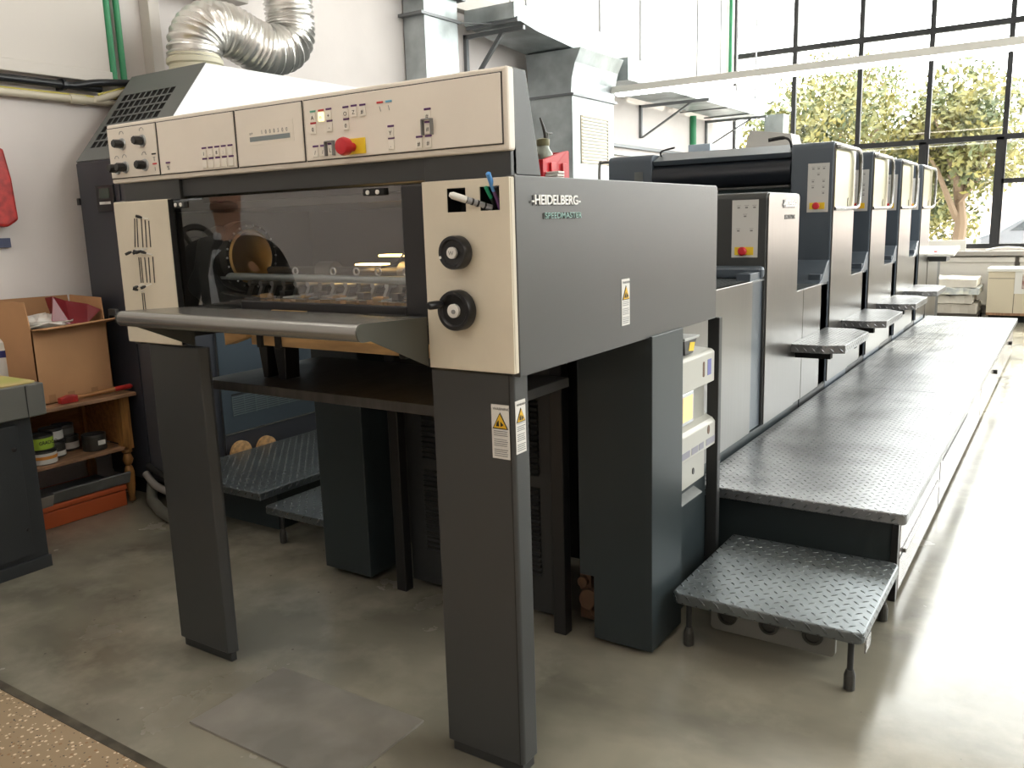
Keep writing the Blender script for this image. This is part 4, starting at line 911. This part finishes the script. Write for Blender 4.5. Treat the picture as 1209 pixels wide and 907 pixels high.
# tool case and sheet below
cs = thing('tool_case', 'flat orange red metal case on the floor under the oak table', 'case', (-4.85, 2.4, 0))
mesh_obj('case_body', MB().box(-5.05, -4.66, 2.21, 2.80, .0, .095), orangecase, cs, .006)
mesh_obj('case_lid', MB().box(-5.05, -4.655, 2.205, 2.805, .098, .13), orangecase, cs, .006)
gs = mesh_obj('grey_tray', MB().prism([(-4.69, .134), (-4.66, .134), (-4.635, .20), (-4.65, .205)], 'y', 2.36, 2.83).box(-5.0, -4.67, 2.36, 2.82, .132, .138), greyplate, None, .002)
tag(gs, 'dull grey sheet metal tray resting on the orange red case', 'tray')
gs2 = mesh_obj('paper_sheet', MB().prism([(-4.66, .128), (-4.655, .128), (-4.628, .195), (-4.633, .196)], 'y', 2.22, 2.36), mat('dim_paper', (.35, .33, .30), .6), None)
tag(gs2, 'pale torn sheet at the near end of the grey tray', 'sheet')
# hammer
hmr = thing('hammer', 'hammer with red head and wooden handle lying on the oak table', 'hammer', (-4.68, 2.7, .675))
mesh_obj('hammer_handle', MB().tube([(-4.70, 2.56, .695), (-4.70, 2.72, .700), (-4.69, 2.82, .703)], [.010, .013, .014], 12), wood, hmr, smooth=True)
mesh_obj('handle_grip', MB().tube([(-4.69, 2.82, .703), (-4.685, 2.92, .706), (-4.684, 2.93, .706)], [.0145, .0155, .008], 12), redtool, hmr, smooth=True)
mesh_obj('hammer_head', MB().prism([(2.49, .676), (2.59, .676), (2.59, .716), (2.54, .72), (2.49, .708)], 'x', -4.715, -4.675), redtool, hmr, .005)
# cardboard box
cb = thing('cardboard_box', 'large open brown cardboard box on the oak table', 'box', (-4.93, 2.6, .676))
X0, X1, Y0_, Y1_, Z0, Z1 = -5.13, -4.76, 2.42, 2.86, .676, 1.10
bx = MB().box(X1-.006, X1, Y0_, Y1_, Z0, Z1).box(X0, X0+.006, Y0_, Y1_, Z0, Z1).box(X0, X1, Y0_, Y0_+.006, Z0, Z1).box(X0, X1, Y1_-.006, Y1_, Z0, Z1).box(X0, X1, Y0_, Y1_, Z0, Z0+.006)
mesh_obj('box_body', bx, card, cb)
mesh_obj('box_flap', MB().prism([(X0, Z1), (X1-.0, Z1), (X1-.03, Z1+.15), (X0+.01, Z1+.155)], 'y', Y0_-.004, Y0_+.001), card, cb)
mesh_obj('box_flap', MB().prism([(X0, Z1), (X1-.02, Z1), (X1-.03, Z1+.14), (X0+.01, Z1+.15)], 'y', Y1_, Y1_+.005), card, cb)
mesh_obj('box_flap', MB().prism([(Y0_, Z1), (Y1_, Z1), (Y1_-.01, Z1+.15), (Y0_+.01, Z1+.155)], 'x', X0, X0+.005), cardin, cb)
mesh_obj('box_flap', MB().add([(X1, Y0_+.005, Z1), (X1, Y1_, Z1), (X1+.13, Y1_+.02, Z1+.03), (X1+.13, Y0_+.02, Z1+.01), (X1, Y0_+.005, Z1-.006), (X1, Y1_, Z1-.006), (X1+.13, Y1_+.02, Z1+.024), (X1+.13, Y0_+.02, Z1+.004)], [(0,1,2,3), (7,6,5,4), (0,3,7,4), (3,2,6,7), (2,1,5,6)]), card, cb)
for y in (2.47, 2.58, 2.72): mesh_obj('tape_patch', MB().box(X1, X1+.0008, y, y+.04, Z0+.005, Z0+.05), cardin, cb)
def crumple(name, c, r, m, label, cat, seed, sc3=(1, 1, .6), n=10, org=None):
    rnd = random.Random(seed); mb = MB().ball(c, r, n, n-3, sc3); cv = Vector(c)
    mb.v = [tuple(cv+(Vector(v)-cv)*(1+rnd.uniform(-.28, .28))) for v in mb.v]
    return tag(mesh_obj(name, mb, m, None), label, cat)
crumple('plastic_bag', (-4.92, 2.60, 1.10), .14, bagwhite, 'crumpled white plastic bag filling the cardboard box', 'bag', 3, (.95, 1.1, .42), 16)
rbag = MB(); rnd = random.Random(5)
ptsr = [(-4.83, 2.60, 1.27), (-4.80, 2.56, 1.13), (-4.78, 2.66, 1.10), (-4.78, 2.76, 1.10), (-4.79, 2.86, 1.17), (-4.83, 2.80, 1.21), (-4.85, 2.68, 1.24), (-4.92, 2.60, 1.26), (-4.95, 2.70, 1.18), (-4.93, 2.82, 1.14), (-4.90, 2.62, 1.12)]
rbag.add(ptsr, [(0, 1, 2), (0, 2, 6), (6, 2, 3), (6, 3, 5), (5, 3, 4), (0, 6, 7), (7, 6, 8), (8, 6, 5), (8, 5, 9), (9, 5, 4), (7, 8, 10), (8, 9, 10), (0, 7, 10), (0, 10, 1), (1, 10, 2), (10, 9, 3), (10, 3, 2), (9, 4, 3)])
rr_ = mesh_obj('plastic_wrap', rbag, bagred, None, .006); tag(rr_, 'dark red plastic wrapping sticking out of the cardboard box', 'wrapping')
# hoses on the floor
for k, (pts, r, lb) in enumerate((([(-4.62, 2.95, .10), (-4.50, 2.86, .04), (-4.40, 2.82, .032), (-4.25, 2.76, .032), (-4.0, 2.70, .032)], .032, 'thick olive grey hose on the floor in front of the wall cabinet'),
                                  ([(-4.62, 2.915, .17), (-4.52, 2.90, .12), (-4.38, 2.89, .10), (-4.26, 2.9, .09)], .022, 'thin pale hose behind the thick olive hose'),
                                  ([(-4.60, 2.92, .22), (-4.50, 2.925, .19), (-4.42, 2.92, .17), (-4.3, 2.92, .16)], .018, 'thin dark hose looped against the wall cabinet foot'))):
    q = mesh_obj('hose', MB().tube(smoothpath(pts), r, 10), (hose, mat('pale_hose', (.30, .29, .27), .4), rubber)[k], None, smooth=True); tag(q, lb, 'hose')

# ------------------------------------------------------------------ ducts, trays and brackets high on the left wall
d1 = thing('wall_duct', 'narrow galvanised upright duct behind the left half of the console', 'duct', (-5.0, 6.5, 0))
mesh_obj('duct_body', MB().box(XW+.01, -4.95, 6.24, 6.73, .0, 3.62), galv, d1, .004)
mesh_obj('duct_strap', MB().box(XW, -4.93, 6.18, 6.77, 3.42, 3.445), galv_d, d1)
mesh_obj('duct_strap', MB().box(XW, -4.90, 6.05, 6.80, 3.62, 3.68), galv_d, d1)
d2 = thing('wall_duct', 'wide galvanised upright duct with curved neck and louvred grille', 'duct', (-4.7, 8.4, 0))
mesh_obj('duct_body', MB().box(-5.02, -4.50, 8.07, 9.02, .0, 2.9), galv, d2, .004)
nk = [(-5.02, 2.9), (-4.50, 2.9), (-4.49, 3.05), (-4.45, 3.2), (-4.38, 3.34), (-5.05, 3.34), (-5.03, 3.15)]
mesh_obj('duct_neck', MB().prism(nk, 'y', 8.05, 9.04), galv, d2, .004)
mesh_obj('duct_strap', MB().box(-5.04, -4.47, 8.04, 9.06, 2.88, 2.905), galv_d, d2)
g = MB().box(-4.5, -4.49, 8.24, 8.26, 2.20, 2.70).box(-4.5, -4.49, 8.86, 8.88, 2.20, 2.70)
for k in range(15): g.box(-4.5, -4.485, 8.26, 8.86, 2.205+.034*k, 2.222+.034*k)
mesh_obj('duct_grille', g, mat('cream_grille', (.55, .48, .36), .5), d2)
# horizontal trunk
t1 = thing('duct_trunk', 'long galvanised horizontal duct along the left wall near the console', 'duct', (-4.85, 7.5, 3.37))
mesh_obj('trunk_body', MB().prism([(7.0, 3.46), (7.4, 3.40), (8.2, 3.345), (9.1, 3.345), (9.1, 3.60), (7.0, 3.60)], 'x', XW+.13, -4.50), galv, t1, .004)
mesh_obj('trunk_rib', MB().box(XW+.13, -4.48, 7.02, 7.06, 3.43, 3.47), galv_d, t1)
t2 = thing('duct_trunk', 'long galvanised horizontal duct along the left wall toward the windows', 'duct', (-4.85, 12, 3.14))
mesh_obj('trunk_body', MB().box(XW+.13, -4.45, 9.3, 14.4, 3.17, 3.42), galv, t2, .004)
for y in (10.2, 11.6, 12.6, 13.6): mesh_obj('trunk_rib', MB().box(XW+.02, -4.44, y, y+.05, 3.155, 3.17), galv_d, t2)
def bracket(y, z, x1, drop, lb, m=galv_d):
    q = MB().box(XW, x1, y, y+.04, z-.04, z).box(XW, XW+.04, y, y+.04, z-drop, z)
    q.prism([(XW+.01, z-drop), (XW+.05, z-drop), (x1-.22, z-.03), (x1-.27, z-.03)], 'y', y, y+.04)
    tag(mesh_obj('wall_bracket', q, m, None, .003), lb, 'bracket', 'steel wall brackets')
bracket(11.2, 3.14, -4.20, .44, 'steel triangle bracket right of the wide duct')
bracket(13.7, 3.13, -4.20, .42, 'farthest steel triangle bracket near the window wall')
bracket(7.15, 3.42, -4.50, .52, 'nearest steel bracket above the right half of the console')
for k, (x, y) in enumerate(((-4.6, 7.10), (-4.52, 7.25), (-4.52, 8.75), (-4.48, 9.7), (-4.48, 11.5), (-4.48, 12.4), (-4.48, 13.1), (-4.48, 14.0))):
    q = mesh_obj('hanging_rod', MB().cyl((x, y, 3.36 if y > 9.2 else 3.45), (x, y, ZC), .013, n=8), steel, None, smooth=True)
    tag(q, 'thin steel rod holding up the horizontal wall ducts', 'rod', 'hanging rods over the wall ducts')
tie = mesh_obj('tie_bar', MB().tube([(-4.93, 6.75, 3.43), (-4.75, 7.05, 3.44)], .008, 6), galv_d, None); tag(tie, 'thin tie bar between the narrow duct and the horizontal duct', 'tie bar')
d3 = thing('wall_duct', 'flared grey duct far off beside the window wall', 'duct', (-4.6, 14.3, 0))
mesh_obj('duct_body', MB().prism([(-4.72, 1.9), (-3.75, 1.9), (-3.78, 2.3), (-3.9, 2.85), (-4.55, 2.95), (-4.70, 2.4)], 'y', 14.0, 14.5), mat('far_duct_grey', (.40, .38, .37), .6, .2), d3, .004)
mesh_obj('duct_stem', MB().box(-4.4, -4.0, 14.1, 14.4, 0, 1.9).box(-4.35, -4.05, 14.1, 14.4, 2.85, 3.17), galv, d3)
rl_ = thing('wall_rail', 'long metal rail fixed low on the left wall right of the grille', 'rail', (-5.1, 11.4, 2.5))
mesh_obj('rail_bar', MB().box(XW, XW+.06, 10.3, 13.0, 2.54, 2.58), galv_d, rl_, .002); mesh_obj('rail_bar', MB().box(XW, XW+.05, 10.3, 12.6, 2.44, 2.47), galv, rl_, .002)
tagtube('green_conduit', [(XW+.05, 13.1, 0.0), (XW+.04, 13.1, 3.15)], .05, greenpipe, 'green upright conduit under the far ducts near the windows', 'conduit')
tagtube('green_conduit', [(XW+.04, 14.75, 3.9), (XW+.04, 14.75, 5.8)], .03, greenpipe, 'green conduit high up beside the window edge', 'conduit')
# suspended fluorescent lights
def batten(x0, x1, y, z, label, m):
    b_ = thing('ceiling_light', label, 'light', ((x0+x1)/2, y, z), 'suspended fluorescent light rows')
    mesh_obj('light_housing', MB().prism([(y-.07, z), (y+.07, z), (y+.05, z+.075), (y-.05, z+.075)], 'x', x0, x1), white, b_, .003)
    mesh_obj('light_tube', MB().box(x0+.05, x1-.05, y-.055, y+.055, z-.03, z), m, b_, .01)
    for x in (x0+.3, x1-.3): mesh_obj('light_wire', MB().cyl((x, y, z+.07), (x, y, ZC), .005, n=6), steel, b_)
batten(-4.49, 4.5, 9.0, 2.985, 'long white suspended light row crossing in front of the windows', tube_cool)
batten(-4.6, 3.5, 1.2, 3.9, 'suspended light row over the delivery end', tube_on)
batten(-4.6, 3.5, -1.6, 3.9, 'suspended light row behind the camera', tube_on)

# ------------------------------------------------------------------ far end under the windows
for k in range(3):
    x0 = -4.2+1.75*k
    r_ = thing('radiator', ('leftmost', 'middle', 'rightmost')[k] + ' of the pale radiators under the window sill', 'radiator', (x0+.8, 14.85, .1), 'radiators under the windows')
    mesh_obj('radiator_panel', MB().box(x0, x0+1.68, 14.80, 14.9, .15, .80).box(x0+.1, x0+.14, 14.83, 14.88, 0, .15).box(x0+1.5, x0+1.54, 14.83, 14.88, 0, .15), mat('radiator_white', (.72, .69, .64), .4), r_, .01)
    mesh_obj('radiator_cap', MB().box(x0-.01, x0+1.69, 14.77, 14.92, .80, .88), mat('radiator_white', (.72, .69, .64), .4), r_, .01)
wbp = mesh_obj('white_board', MB().box(-2.6, -1.42, 14.72, 14.75, .975, 1.14), paperw, None, .003); tag(wbp, 'white panel standing on the sill behind the feeder desk', 'panel')
pl = mesh_obj('pallet', MB().box(-2.6, -1.12, 13.7, 14.5, .10, .13).box(-2.6, -1.12, 13.7, 13.8, 0, .10).box(-2.6, -1.12, 14.05, 14.15, 0, .10).box(-2.6, -1.12, 14.4, 14.5, 0, .10), mat('dark_pallet', (.06, .05, .04), .7), None, .003); tag(pl, 'dark pallet carrying the pile of waste sheets', 'pallet')
def sheets(x0, x1, y0, y1, z0, z1, m, label, seed, wav=.03):
    rnd = random.Random(seed); n = 14; v = []; f = []
    prof_ = [(x0+(x1-x0)*i/n) for i in range(n+1)]
    top_ = [z1+rnd.uniform(-wav, wav) for _ in prof_]; bot_ = [z0+rnd.uniform(-wav*.3, wav*.1) if 0 < i < n else z0 for i, _ in enumerate(prof_)]; fy = [y0+rnd.uniform(-wav, wav) for _ in prof_]
    for i, x in enumerate(prof_): v += [(x, fy[i], bot_[i]), (x, fy[i]+.02, top_[i]), (x, y1, top_[i]+.01), (x, y1, z0)]
    for i in range(n):
        for k in range(4): f.append((4*i+k, 4*i+(k+1) % 4, 4*i+4+(k+1) % 4, 4*i+4+k))
    f += [(0, 1, 2, 3), (4*n+3, 4*n+2, 4*n+1, 4*n)]
    return tag(mesh_obj('sheet_pile', MB().add(v, f), m, None), label, 'sheet pile', 'waste sheet piles under the windows')
pm = mat('creased_paper', (.66, .62, .55), .6, noise=.15, nscale=5); pm2 = mat('printed_paper', (.66, .66, .58), .6, col2=(.35, .38, .40), nscale=9)
sheets(-2.58, -1.14, 13.72, 14.4, .13, .265, mat('grey_beige_paper', (.50, .46, .40), .6), 'lowest beige sheet layer of the pile on the dark pallet', 1, .012)
sheets(-2.55, -1.20, 13.70, 14.4, .275, .39, pm, 'crumpled cream sheet layer in the middle of the pile', 2, .03)
sheets(-2.5, -1.12, 13.68, 14.4, .405, .485, pm2, 'patterned pale sheet layer near the top of the pile', 3, .018)
sheets(-2.5, -1.16, 13.75, 14.45, .50, .62, pm, 'topmost white sheet layer of the pile', 4, .012)
bc_ = thing('beige_cabinet', 'beige low cabinet with a white notice under the windows', 'cabinet', (-.5, 14.1, 0))
mesh_obj('cabinet_body', MB().box(-1.03, .3, 13.9, 14.45, .10, .72), beige, bc_, .004)
mesh_obj('cabinet_top', MB().box(-1.05, .32, 13.88, 14.47, .72, .765), white, bc_, .004)
box('cabinet_plinth', -1.0, .28, 13.95, 14.4, 0, .10, matte_black, bc_)
mesh_obj('door_gap', MB().box(-.70, -.694, 13.897, 13.901, .12, .72), darkmark, bc_)
mesh_obj('drawer_gap', MB().box(-1.02, -.70, 13.897, 13.901, .62, .626), darkmark, bc_)
mesh_obj('wood_strip', MB().box(-1.03, .3, 13.89, 13.9, .10, .135), woodtop, bc_)
nt_ = mesh_obj('white_notice', MB().box(-.70, -.35, 13.893, 13.898, .41, .76), paperw, bc_)
mesh_obj('notice_picture', MB().box(-.61, -.50, 13.889, 13.893, .48, .68), mat('notice_photo', (.25, .12, .12), .5, col2=(.5, .45, .4), nscale=20), nt_)
wr = mesh_obj('white_cloth', MB().tube(smoothpath([(-1.15, 14.75, .975), (-1.0, 14.78, 1.01), (-.8, 14.78, 1.015), (-.5, 14.75, .98)]), .02, 8), bagwhite, None, smooth=True, ); tag(wr, 'thin rolled white cloth lying on the grey window sill', 'cloth')

# ------------------------------------------------------------------ outside
gd = struct('ground', MB().box(-40, 30, YW+.35, 70, -.15, -.02), asphalt)
def tree(x, y, h, r, n, label, seed, trunk=.12, base=None):
    rnd = random.Random(seed); t = thing('tree', label, 'tree', (x, y, 0), 'trees outside the windows')
    tb = MB().tube([(x, y, 0), (x+.1, y, h*.3), (x-.05, y+.1, h*.55), (x, y, h*.8)], [trunk, trunk*.8, trunk*.6, trunk*.3], 8)
    for i in range(7):
        a = rnd.uniform(0, 2*PI); z0 = h*rnd.uniform(.28, .6); tb.tube([(x, y, z0), (x+.5*r*math.cos(a), y+.5*r*math.sin(a), z0+.25*h), (x+.8*r*math.cos(a), y+.8*r*math.sin(a), z0+.35*h)], [trunk*.5, trunk*.3, trunk*.1], 6)
    mesh_obj('trunk', tb, bark, t, smooth=True)
    v = []; f = []; base = base if base is not None else h*.35
    blobs = [(x+rnd.uniform(-.6, .6)*r, y+rnd.uniform(-.6, .6)*r, rnd.uniform(base+.3*r, h-.3*r), r*rnd.uniform(.35, .6)) for _ in range(14)]
    for i in range(n):
        bx_, by_, bz_, br = blobs[i % len(blobs)]
        d = Vector((rnd.gauss(0, 1), rnd.gauss(0, 1), rnd.gauss(0, 1))).normalized()*br*rnd.uniform(.55, 1.05)
        c = Vector((bx_, by_, bz_))+d
        a = Vector((rnd.gauss(0, 1), rnd.gauss(0, 1), rnd.gauss(0, 1))).normalized(); b = a.orthogonal().normalized(); s = rnd.uniform(.05, .11)
        o = len(v); v += [tuple(c-a*s), tuple(c+b*s*.5), tuple(c+a*s), tuple(c-b*s*.5)]; f.append((o, o+1, o+2, o+3))
    me = bpy.data.meshes.new('foliage'); me.from_pydata([(p[0]-x, p[1]-y, p[2]) for p in v], [], f); me.materials.append(leafm)
    o = bpy.data.objects.new('foliage', me); C.objects.link(o); o.parent = t
    return t
tree(-5.0, 21, 4.1, 1.7, 9000, 'bushy sunlit tree seen left in the window wall', 11, .12, .8)
tree(-2.3, 21.5, 4.3, 1.5, 9000, 'dense tree behind the middle window panes', 12, .16, 2.2)
tree(-9.5, 24, 3.4, 1.6, 3000, 'tree outside at the far left edge of the windows', 13, .14, .6)
tree(0.5, 28, 4.6, 2.2, 5000, 'smaller green tree behind the parked car', 14, .14, 1.6)
tree(-6.5, 29, 6.2, 2.4, 6000, 'tall pale tree farther behind the sunlit ones', 15, .14, 1.0)
tree(-3.6, 24.5, 4.6, 1.8, 7000, 'bushy tree standing between and behind the two nearest trees', 16, .1, .5)
def car(x, y, label, m):
    c_ = thing('car', label, 'car', (x, y, 0), 'cars parked outside')
    mesh_obj('car_body', MB().prism([(x-2.1, .3), (x+2.1, .3), (x+2.15, .7), (x+1.9, .9), (x+1.1, .95), (x+.5, 1.42), (x-.9, 1.45), (x-1.6, 1.0), (x-2.1, .85)], 'y', y-.85, y+.85), m, c_, .08)
    mesh_obj('car_window', MB().prism([(x+.95, .97), (x+.45, 1.36), (x-.85, 1.38), (x-1.35, 1.0)], 'y', y-.87, y-.84), carglass, c_)
    for dx in (-1.3, 1.35):
        w_ = mesh_obj('car_wheel', MB().lathe([(.2, 0), (.33, .02), (.33, .18), (.2, .2)], (x+dx, y-.9, .33), (0, 1, 0), 20), rubber, c_, smooth=True)
        mesh_obj('wheel_hub', MB().lathe([(.18, -.01), (.18, .02)], (x+dx, y-.9, .33), (0, 1, 0), 16), steel, w_)
car(-.2, 27.5, 'silver grey car parked outside behind the right window panes', carpaint)
car(-5.6, 27.8, 'white car parked outside behind the middle tree', mat('white_car_paint', (.8, .8, .8), .25))
hs = struct('wall_street', MB().box(-25, 15, 36, 36.3, 0, 3.4), mat('pale_pink_plaster', (.66, .56, .52), .8))

# ------------------------------------------------------------------ motorcycle poster and a man, seen mirrored in the glass guard
po = thing('poster', 'grey motorcycle poster on the left wall mirrored in the glass guard', 'poster', (XW+.006, -.25, 1.3))
mesh_obj('poster_sheet', MB().box(XW, XW+.006, -.36, .75, 1.25, 1.95), mat('poster_grey', (.40, .38, .36), .5), po)
for yy in (-.12, .51):
    mesh_obj('drawn_wheel', MB().tube([(XW+.008, yy+.17*math.cos(t), 1.47+.17*math.sin(t)) for t in [2*PI*i/28 for i in range(28)]], .022, 6, True), darkmark, po)
    mesh_obj('drawn_spokes', MB().tube([(XW+.008, yy+.1*math.cos(t), 1.47+.1*math.sin(t)) for t in [2*PI*i/20 for i in range(20)]], .006, 4, True), greymark, po)
mesh_obj('drawn_frame', MB().tube([(XW+.008, .51, 1.47), (XW+.008, .28, 1.62), (XW+.008, .03, 1.66), (XW+.008, -.12, 1.47)], .02, 6).tube([(XW+.008, .33, 1.45), (XW+.008, .08, 1.45), (XW+.008, .01, 1.6)], .05, 6).tube([(XW+.008, -.01, 1.68), (XW+.008, .05, 1.8), (XW+.008, .15, 1.82)], .012, 6), darkmark, po)
mesh_obj('drawn_seat', MB().prism([(.55, 1.66), (.23, 1.66), (.03, 1.72), (.13, 1.77), (.53, 1.71)], 'x', XW+.006, XW+.012), darkmark, po)

def skin_obj(name, verts, edges, radii, m, parent, root=0, sub=2):
    me = bpy.data.meshes.new(name); org = ORG[root_of(parent).name]
    me.from_pydata([tuple(Vector(v)-org) for v in verts], edges, []); o = bpy.data.objects.new(name, me); C.objects.link(o); o.parent = parent
    o.modifiers.new('skin', 'SKIN')
    for i, r in enumerate(radii):
        rr_ = r if isinstance(r, tuple) else (r, r); me.skin_vertices[0].data[i].radius = rr_; me.skin_vertices[0].data[i].use_root = (i == root)
    s = o.modifiers.new('sub', 'SUBSURF'); s.levels = sub; s.render_levels = sub
    me.materials.append(m)
    for p in me.polygons: p.use_smooth = True
    return o
px, py = -3.32, 1.08
man = thing('person', 'person in a dark jacket and pale shirt standing, mirrored in the glass guard', 'person', (px, py, 0))
skinm = mat('skin_tone', (.50, .27, .18), .5); jacket = mat('dark_jacket', (.022, .020, .018), .8); shirt = mat('pale_shirt', (.52, .52, .55), .8); trousers = mat('dark_trousers', (.03, .03, .04), .8); shoe = mat('black_shoe', (.01, .01, .01), .4)
fwd = Vector((.62, .78, 0)).normalized(); lf = Vector((-fwd.y, fwd.x, 0))
def W3(l, f_, z): return Vector((px, py, 0))+lf*l+fwd*f_+Vector((0, 0, z*1.01))
# torso + neck + head, one continuous skin figure with arms
V_ = [W3(0, 0, .98), W3(0, 0, 1.18), W3(0, .01, 1.38), W3(0, 0, 1.50), W3(0, .01, 1.58), W3(0, .02, 1.67), W3(0, .025, 1.78), W3(0, .02, 1.86)]
E_ = [(i, i+1) for i in range(7)]; R_ = [(.15, .11), (.14, .11), (.15, .10), (.06, .06), (.052, .055), (.068, .08), (.082, .10), (.06, .07)]
for s_ in (1, -1):
    b0 = len(V_); V_ += [W3(s_*.17, 0, 1.45), W3(s_*.24, -.02, 1.22), W3(s_*.25, .10, 1.00), W3(s_*.25, .16, .93)]; E_ += [(3, b0), (b0, b0+1), (b0+1, b0+2), (b0+2, b0+3)]; R_ += [.050, .044, .034, .03]
    for j in range(4):
        f0 = len(V_); V_ += [W3(s_*(.25+.018*(j-1.5)), .20, .88), W3(s_*(.25+.020*(j-1.5)), .215, .84-.004*abs(j-1.5))]; E_ += [(b0+3, f0), (f0, f0+1)]; R_ += [.010, .008]
    f0 = len(V_); V_ += [W3(s_*.215, .18, .895)]; E_ += [(b0+3, f0)]; R_ += [.010]
    b1 = len(V_); V_ += [W3(s_*.10, 0, .90), W3(s_*.11, .01, .50), W3(s_*.11, -.01, .10), W3(s_*.115, .12, .045)]; E_ += [(0, b1), (b1, b1+1), (b1+1, b1+2), (b1+2, b1+3)]; R_ += [.095, .062, .045, .038]
body = skin_obj('body', V_, E_, R_, skinm, man)
def cloth(name, vs, es, rs, m): return skin_obj(name, vs, es, rs, m, man)
jv = [W3(0, 0, .92), W3(0, 0, 1.18), W3(0, .005, 1.38), W3(0, -.005, 1.51)]; je = [(0, 1), (1, 2), (2, 3)]; jr = [(.185, .14), (.17, .135), (.20, .145), (.095, .085)]
for s_ in (1, -1):
    b0 = len(jv); jv += [W3(s_*.18, 0, 1.475), W3(s_*.25, -.02, 1.22), W3(s_*.26, .09, 1.01)]; je += [(3, b0), (b0, b0+1), (b0+1, b0+2)]; jr += [.08, .066, .052]
cloth('jacket', jv, je, jr, jacket)
mesh_obj('shirt_front', MB().prism([(-.075, 1.0), (.075, 1.0), (.085, 1.40), (.055, 1.52), (-.055, 1.52), (-.085, 1.40)], 'y', 0, .02).xf(Matrix.Translation(W3(0, .125, 0)) @ Matrix.Rotation(math.atan2(lf.y, lf.x), 4, 'Z')), shirt, man, .008)
mesh_obj('shirt_collar', MB().lathe([(.070, 0), (.078, .004), (.070, .045), (.062, .05)], tuple(W3(0, .005, 1.535)), (0, 0, 1), 20), shirt, man, smooth=True)
tv = [W3(0, 0, .95)]; te = []; tr_ = [(.175, .135)]
for s_ in (1, -1):
    b1 = len(tv); tv += [W3(s_*.10, 0, .86), W3(s_*.11, .01, .50), W3(s_*.11, -.01, .09)]; te += [(0, b1), (b1, b1+1), (b1+1, b1+2)]; tr_ += [.11, .08, .07]
cloth('trousers', tv, te, tr_, trousers)
for s_ in (1, -1): mesh_obj('shoe', MB().ball(tuple(W3(s_*.115, .07, .045)), .045, 14, 8, (1.6, 2.4, 1)), shoe, man, smooth=True)
mesh_obj('hair', MB().ball(tuple(W3(0, -.01, 1.86)), .10, 16, 10, (.95, 1.05, .75)), mat('dark_hair', (.03, .022, .016), .7), man, smooth=True)
mesh_obj('beard', MB().ball(tuple(W3(0, .065, 1.695)), .055, 14, 8, (1.15, 1.15, .62)), mat('reddish_beard', (.16, .07, .04), .8), man, smooth=True)
fc = MB()
mesh_obj('nose', MB().ball(tuple(W3(0, .13, 1.765)), .016, 8, 6, (1, 1.2, 1.6)), skinm, man, smooth=True)
for s_ in (1, -1):
    mesh_obj('eye', MB().ball(tuple(W3(s_*.032, .108, 1.795)), .012, 8, 6), white, man, smooth=True)
    mesh_obj('ear', MB().ball(tuple(W3(s_*.085, .02, 1.775)), .022, 8, 6, (.6, 1, 1.4)), skinm, man, smooth=True)
mesh_obj('mouth', MB().ball(tuple(W3(0, .125, 1.715)), .018, 8, 6, (1.3, .5, .35)), mat('lip_tone', (.35, .12, .10), .5), man, smooth=True)

# ------------------------------------------------------------------ light
w = bpy.data.worlds.new('sky'); sc.world = w; w.use_nodes = True
nt = w.node_tree; bg = nt.nodes['Background']
bg.inputs[0].default_value = (1.0, .985, .96, 1); bg.inputs[1].default_value = 10.5
def portal(loc, rot, sx_, sy_):
    l = bpy.data.lights.new('window_portal', 'AREA'); l.shape = 'RECTANGLE'; l.size = sx_; l.size_y = sy_; l.cycles.is_portal = True
    o = bpy.data.objects.new('window_portal', l); C.objects.link(o); o.location = loc; o.rotation_euler = rot
portal((0, YW+.2, 4.2), (-PI/2, 0, 0), 10.4, 6.4)
for y0 in (2.6, 5.8, 9.0, 12.0): portal((XR+.2, y0+1.3, 4.9), (0, PI/2, 0), 3.8, 2.6)
sun = bpy.data.lights.new('sun', 'SUN'); sun.energy = 9; sun.angle = math.radians(.6); sun.color = (1, .93, .80)
so = bpy.data.objects.new('sun', sun); C.objects.link(so); so.location = (0, 30, 20)
so.rotation_euler = (Vector((.35, .80, .75))).to_track_quat('Z', 'Y').to_euler()

# ------------------------------------------------------------------ camera
yaw, pit, rol = math.radians(-33.57367567), math.radians(10.72917013), math.radians(-1.7215532)
cy, sy, cp2, sp2 = math.cos(yaw), math.sin(yaw), math.cos(pit), math.sin(pit)
f_ = Vector((sy*cp2, cy*cp2, -sp2)); rt = Vector((cy, -sy, 0)); up = rt.cross(f_)
c2, s2 = math.cos(rol), math.sin(rol)
r2 = rt*c2+up*s2; u2 = -rt*s2+up*c2
cam = bpy.data.cameras.new('camera'); co = bpy.data.objects.new('camera', cam); C.objects.link(co)
co.matrix_world = Matrix(((r2.x, u2.x, -f_.x, 0), (r2.y, u2.y, -f_.y, 0), (r2.z, u2.z, -f_.z, 1.6), (0, 0, 0, 1)))
cam.sensor_width = 36; cam.lens = 36*1004.0647/1209; cam.clip_start = .05; cam.clip_end = 200
sc.camera = co
sc.view_settings.view_transform = 'Standard'; sc.view_settings.look = 'None'; sc.view_settings.gamma = 1; sc.view_settings.use_curve_mapping = False
sc.view_settings.exposure = 0.0
sc.cycles.max_bounces = 8; sc.cycles.transparent_max_bounces = 12; sc.cycles.sample_clamp_indirect = 6
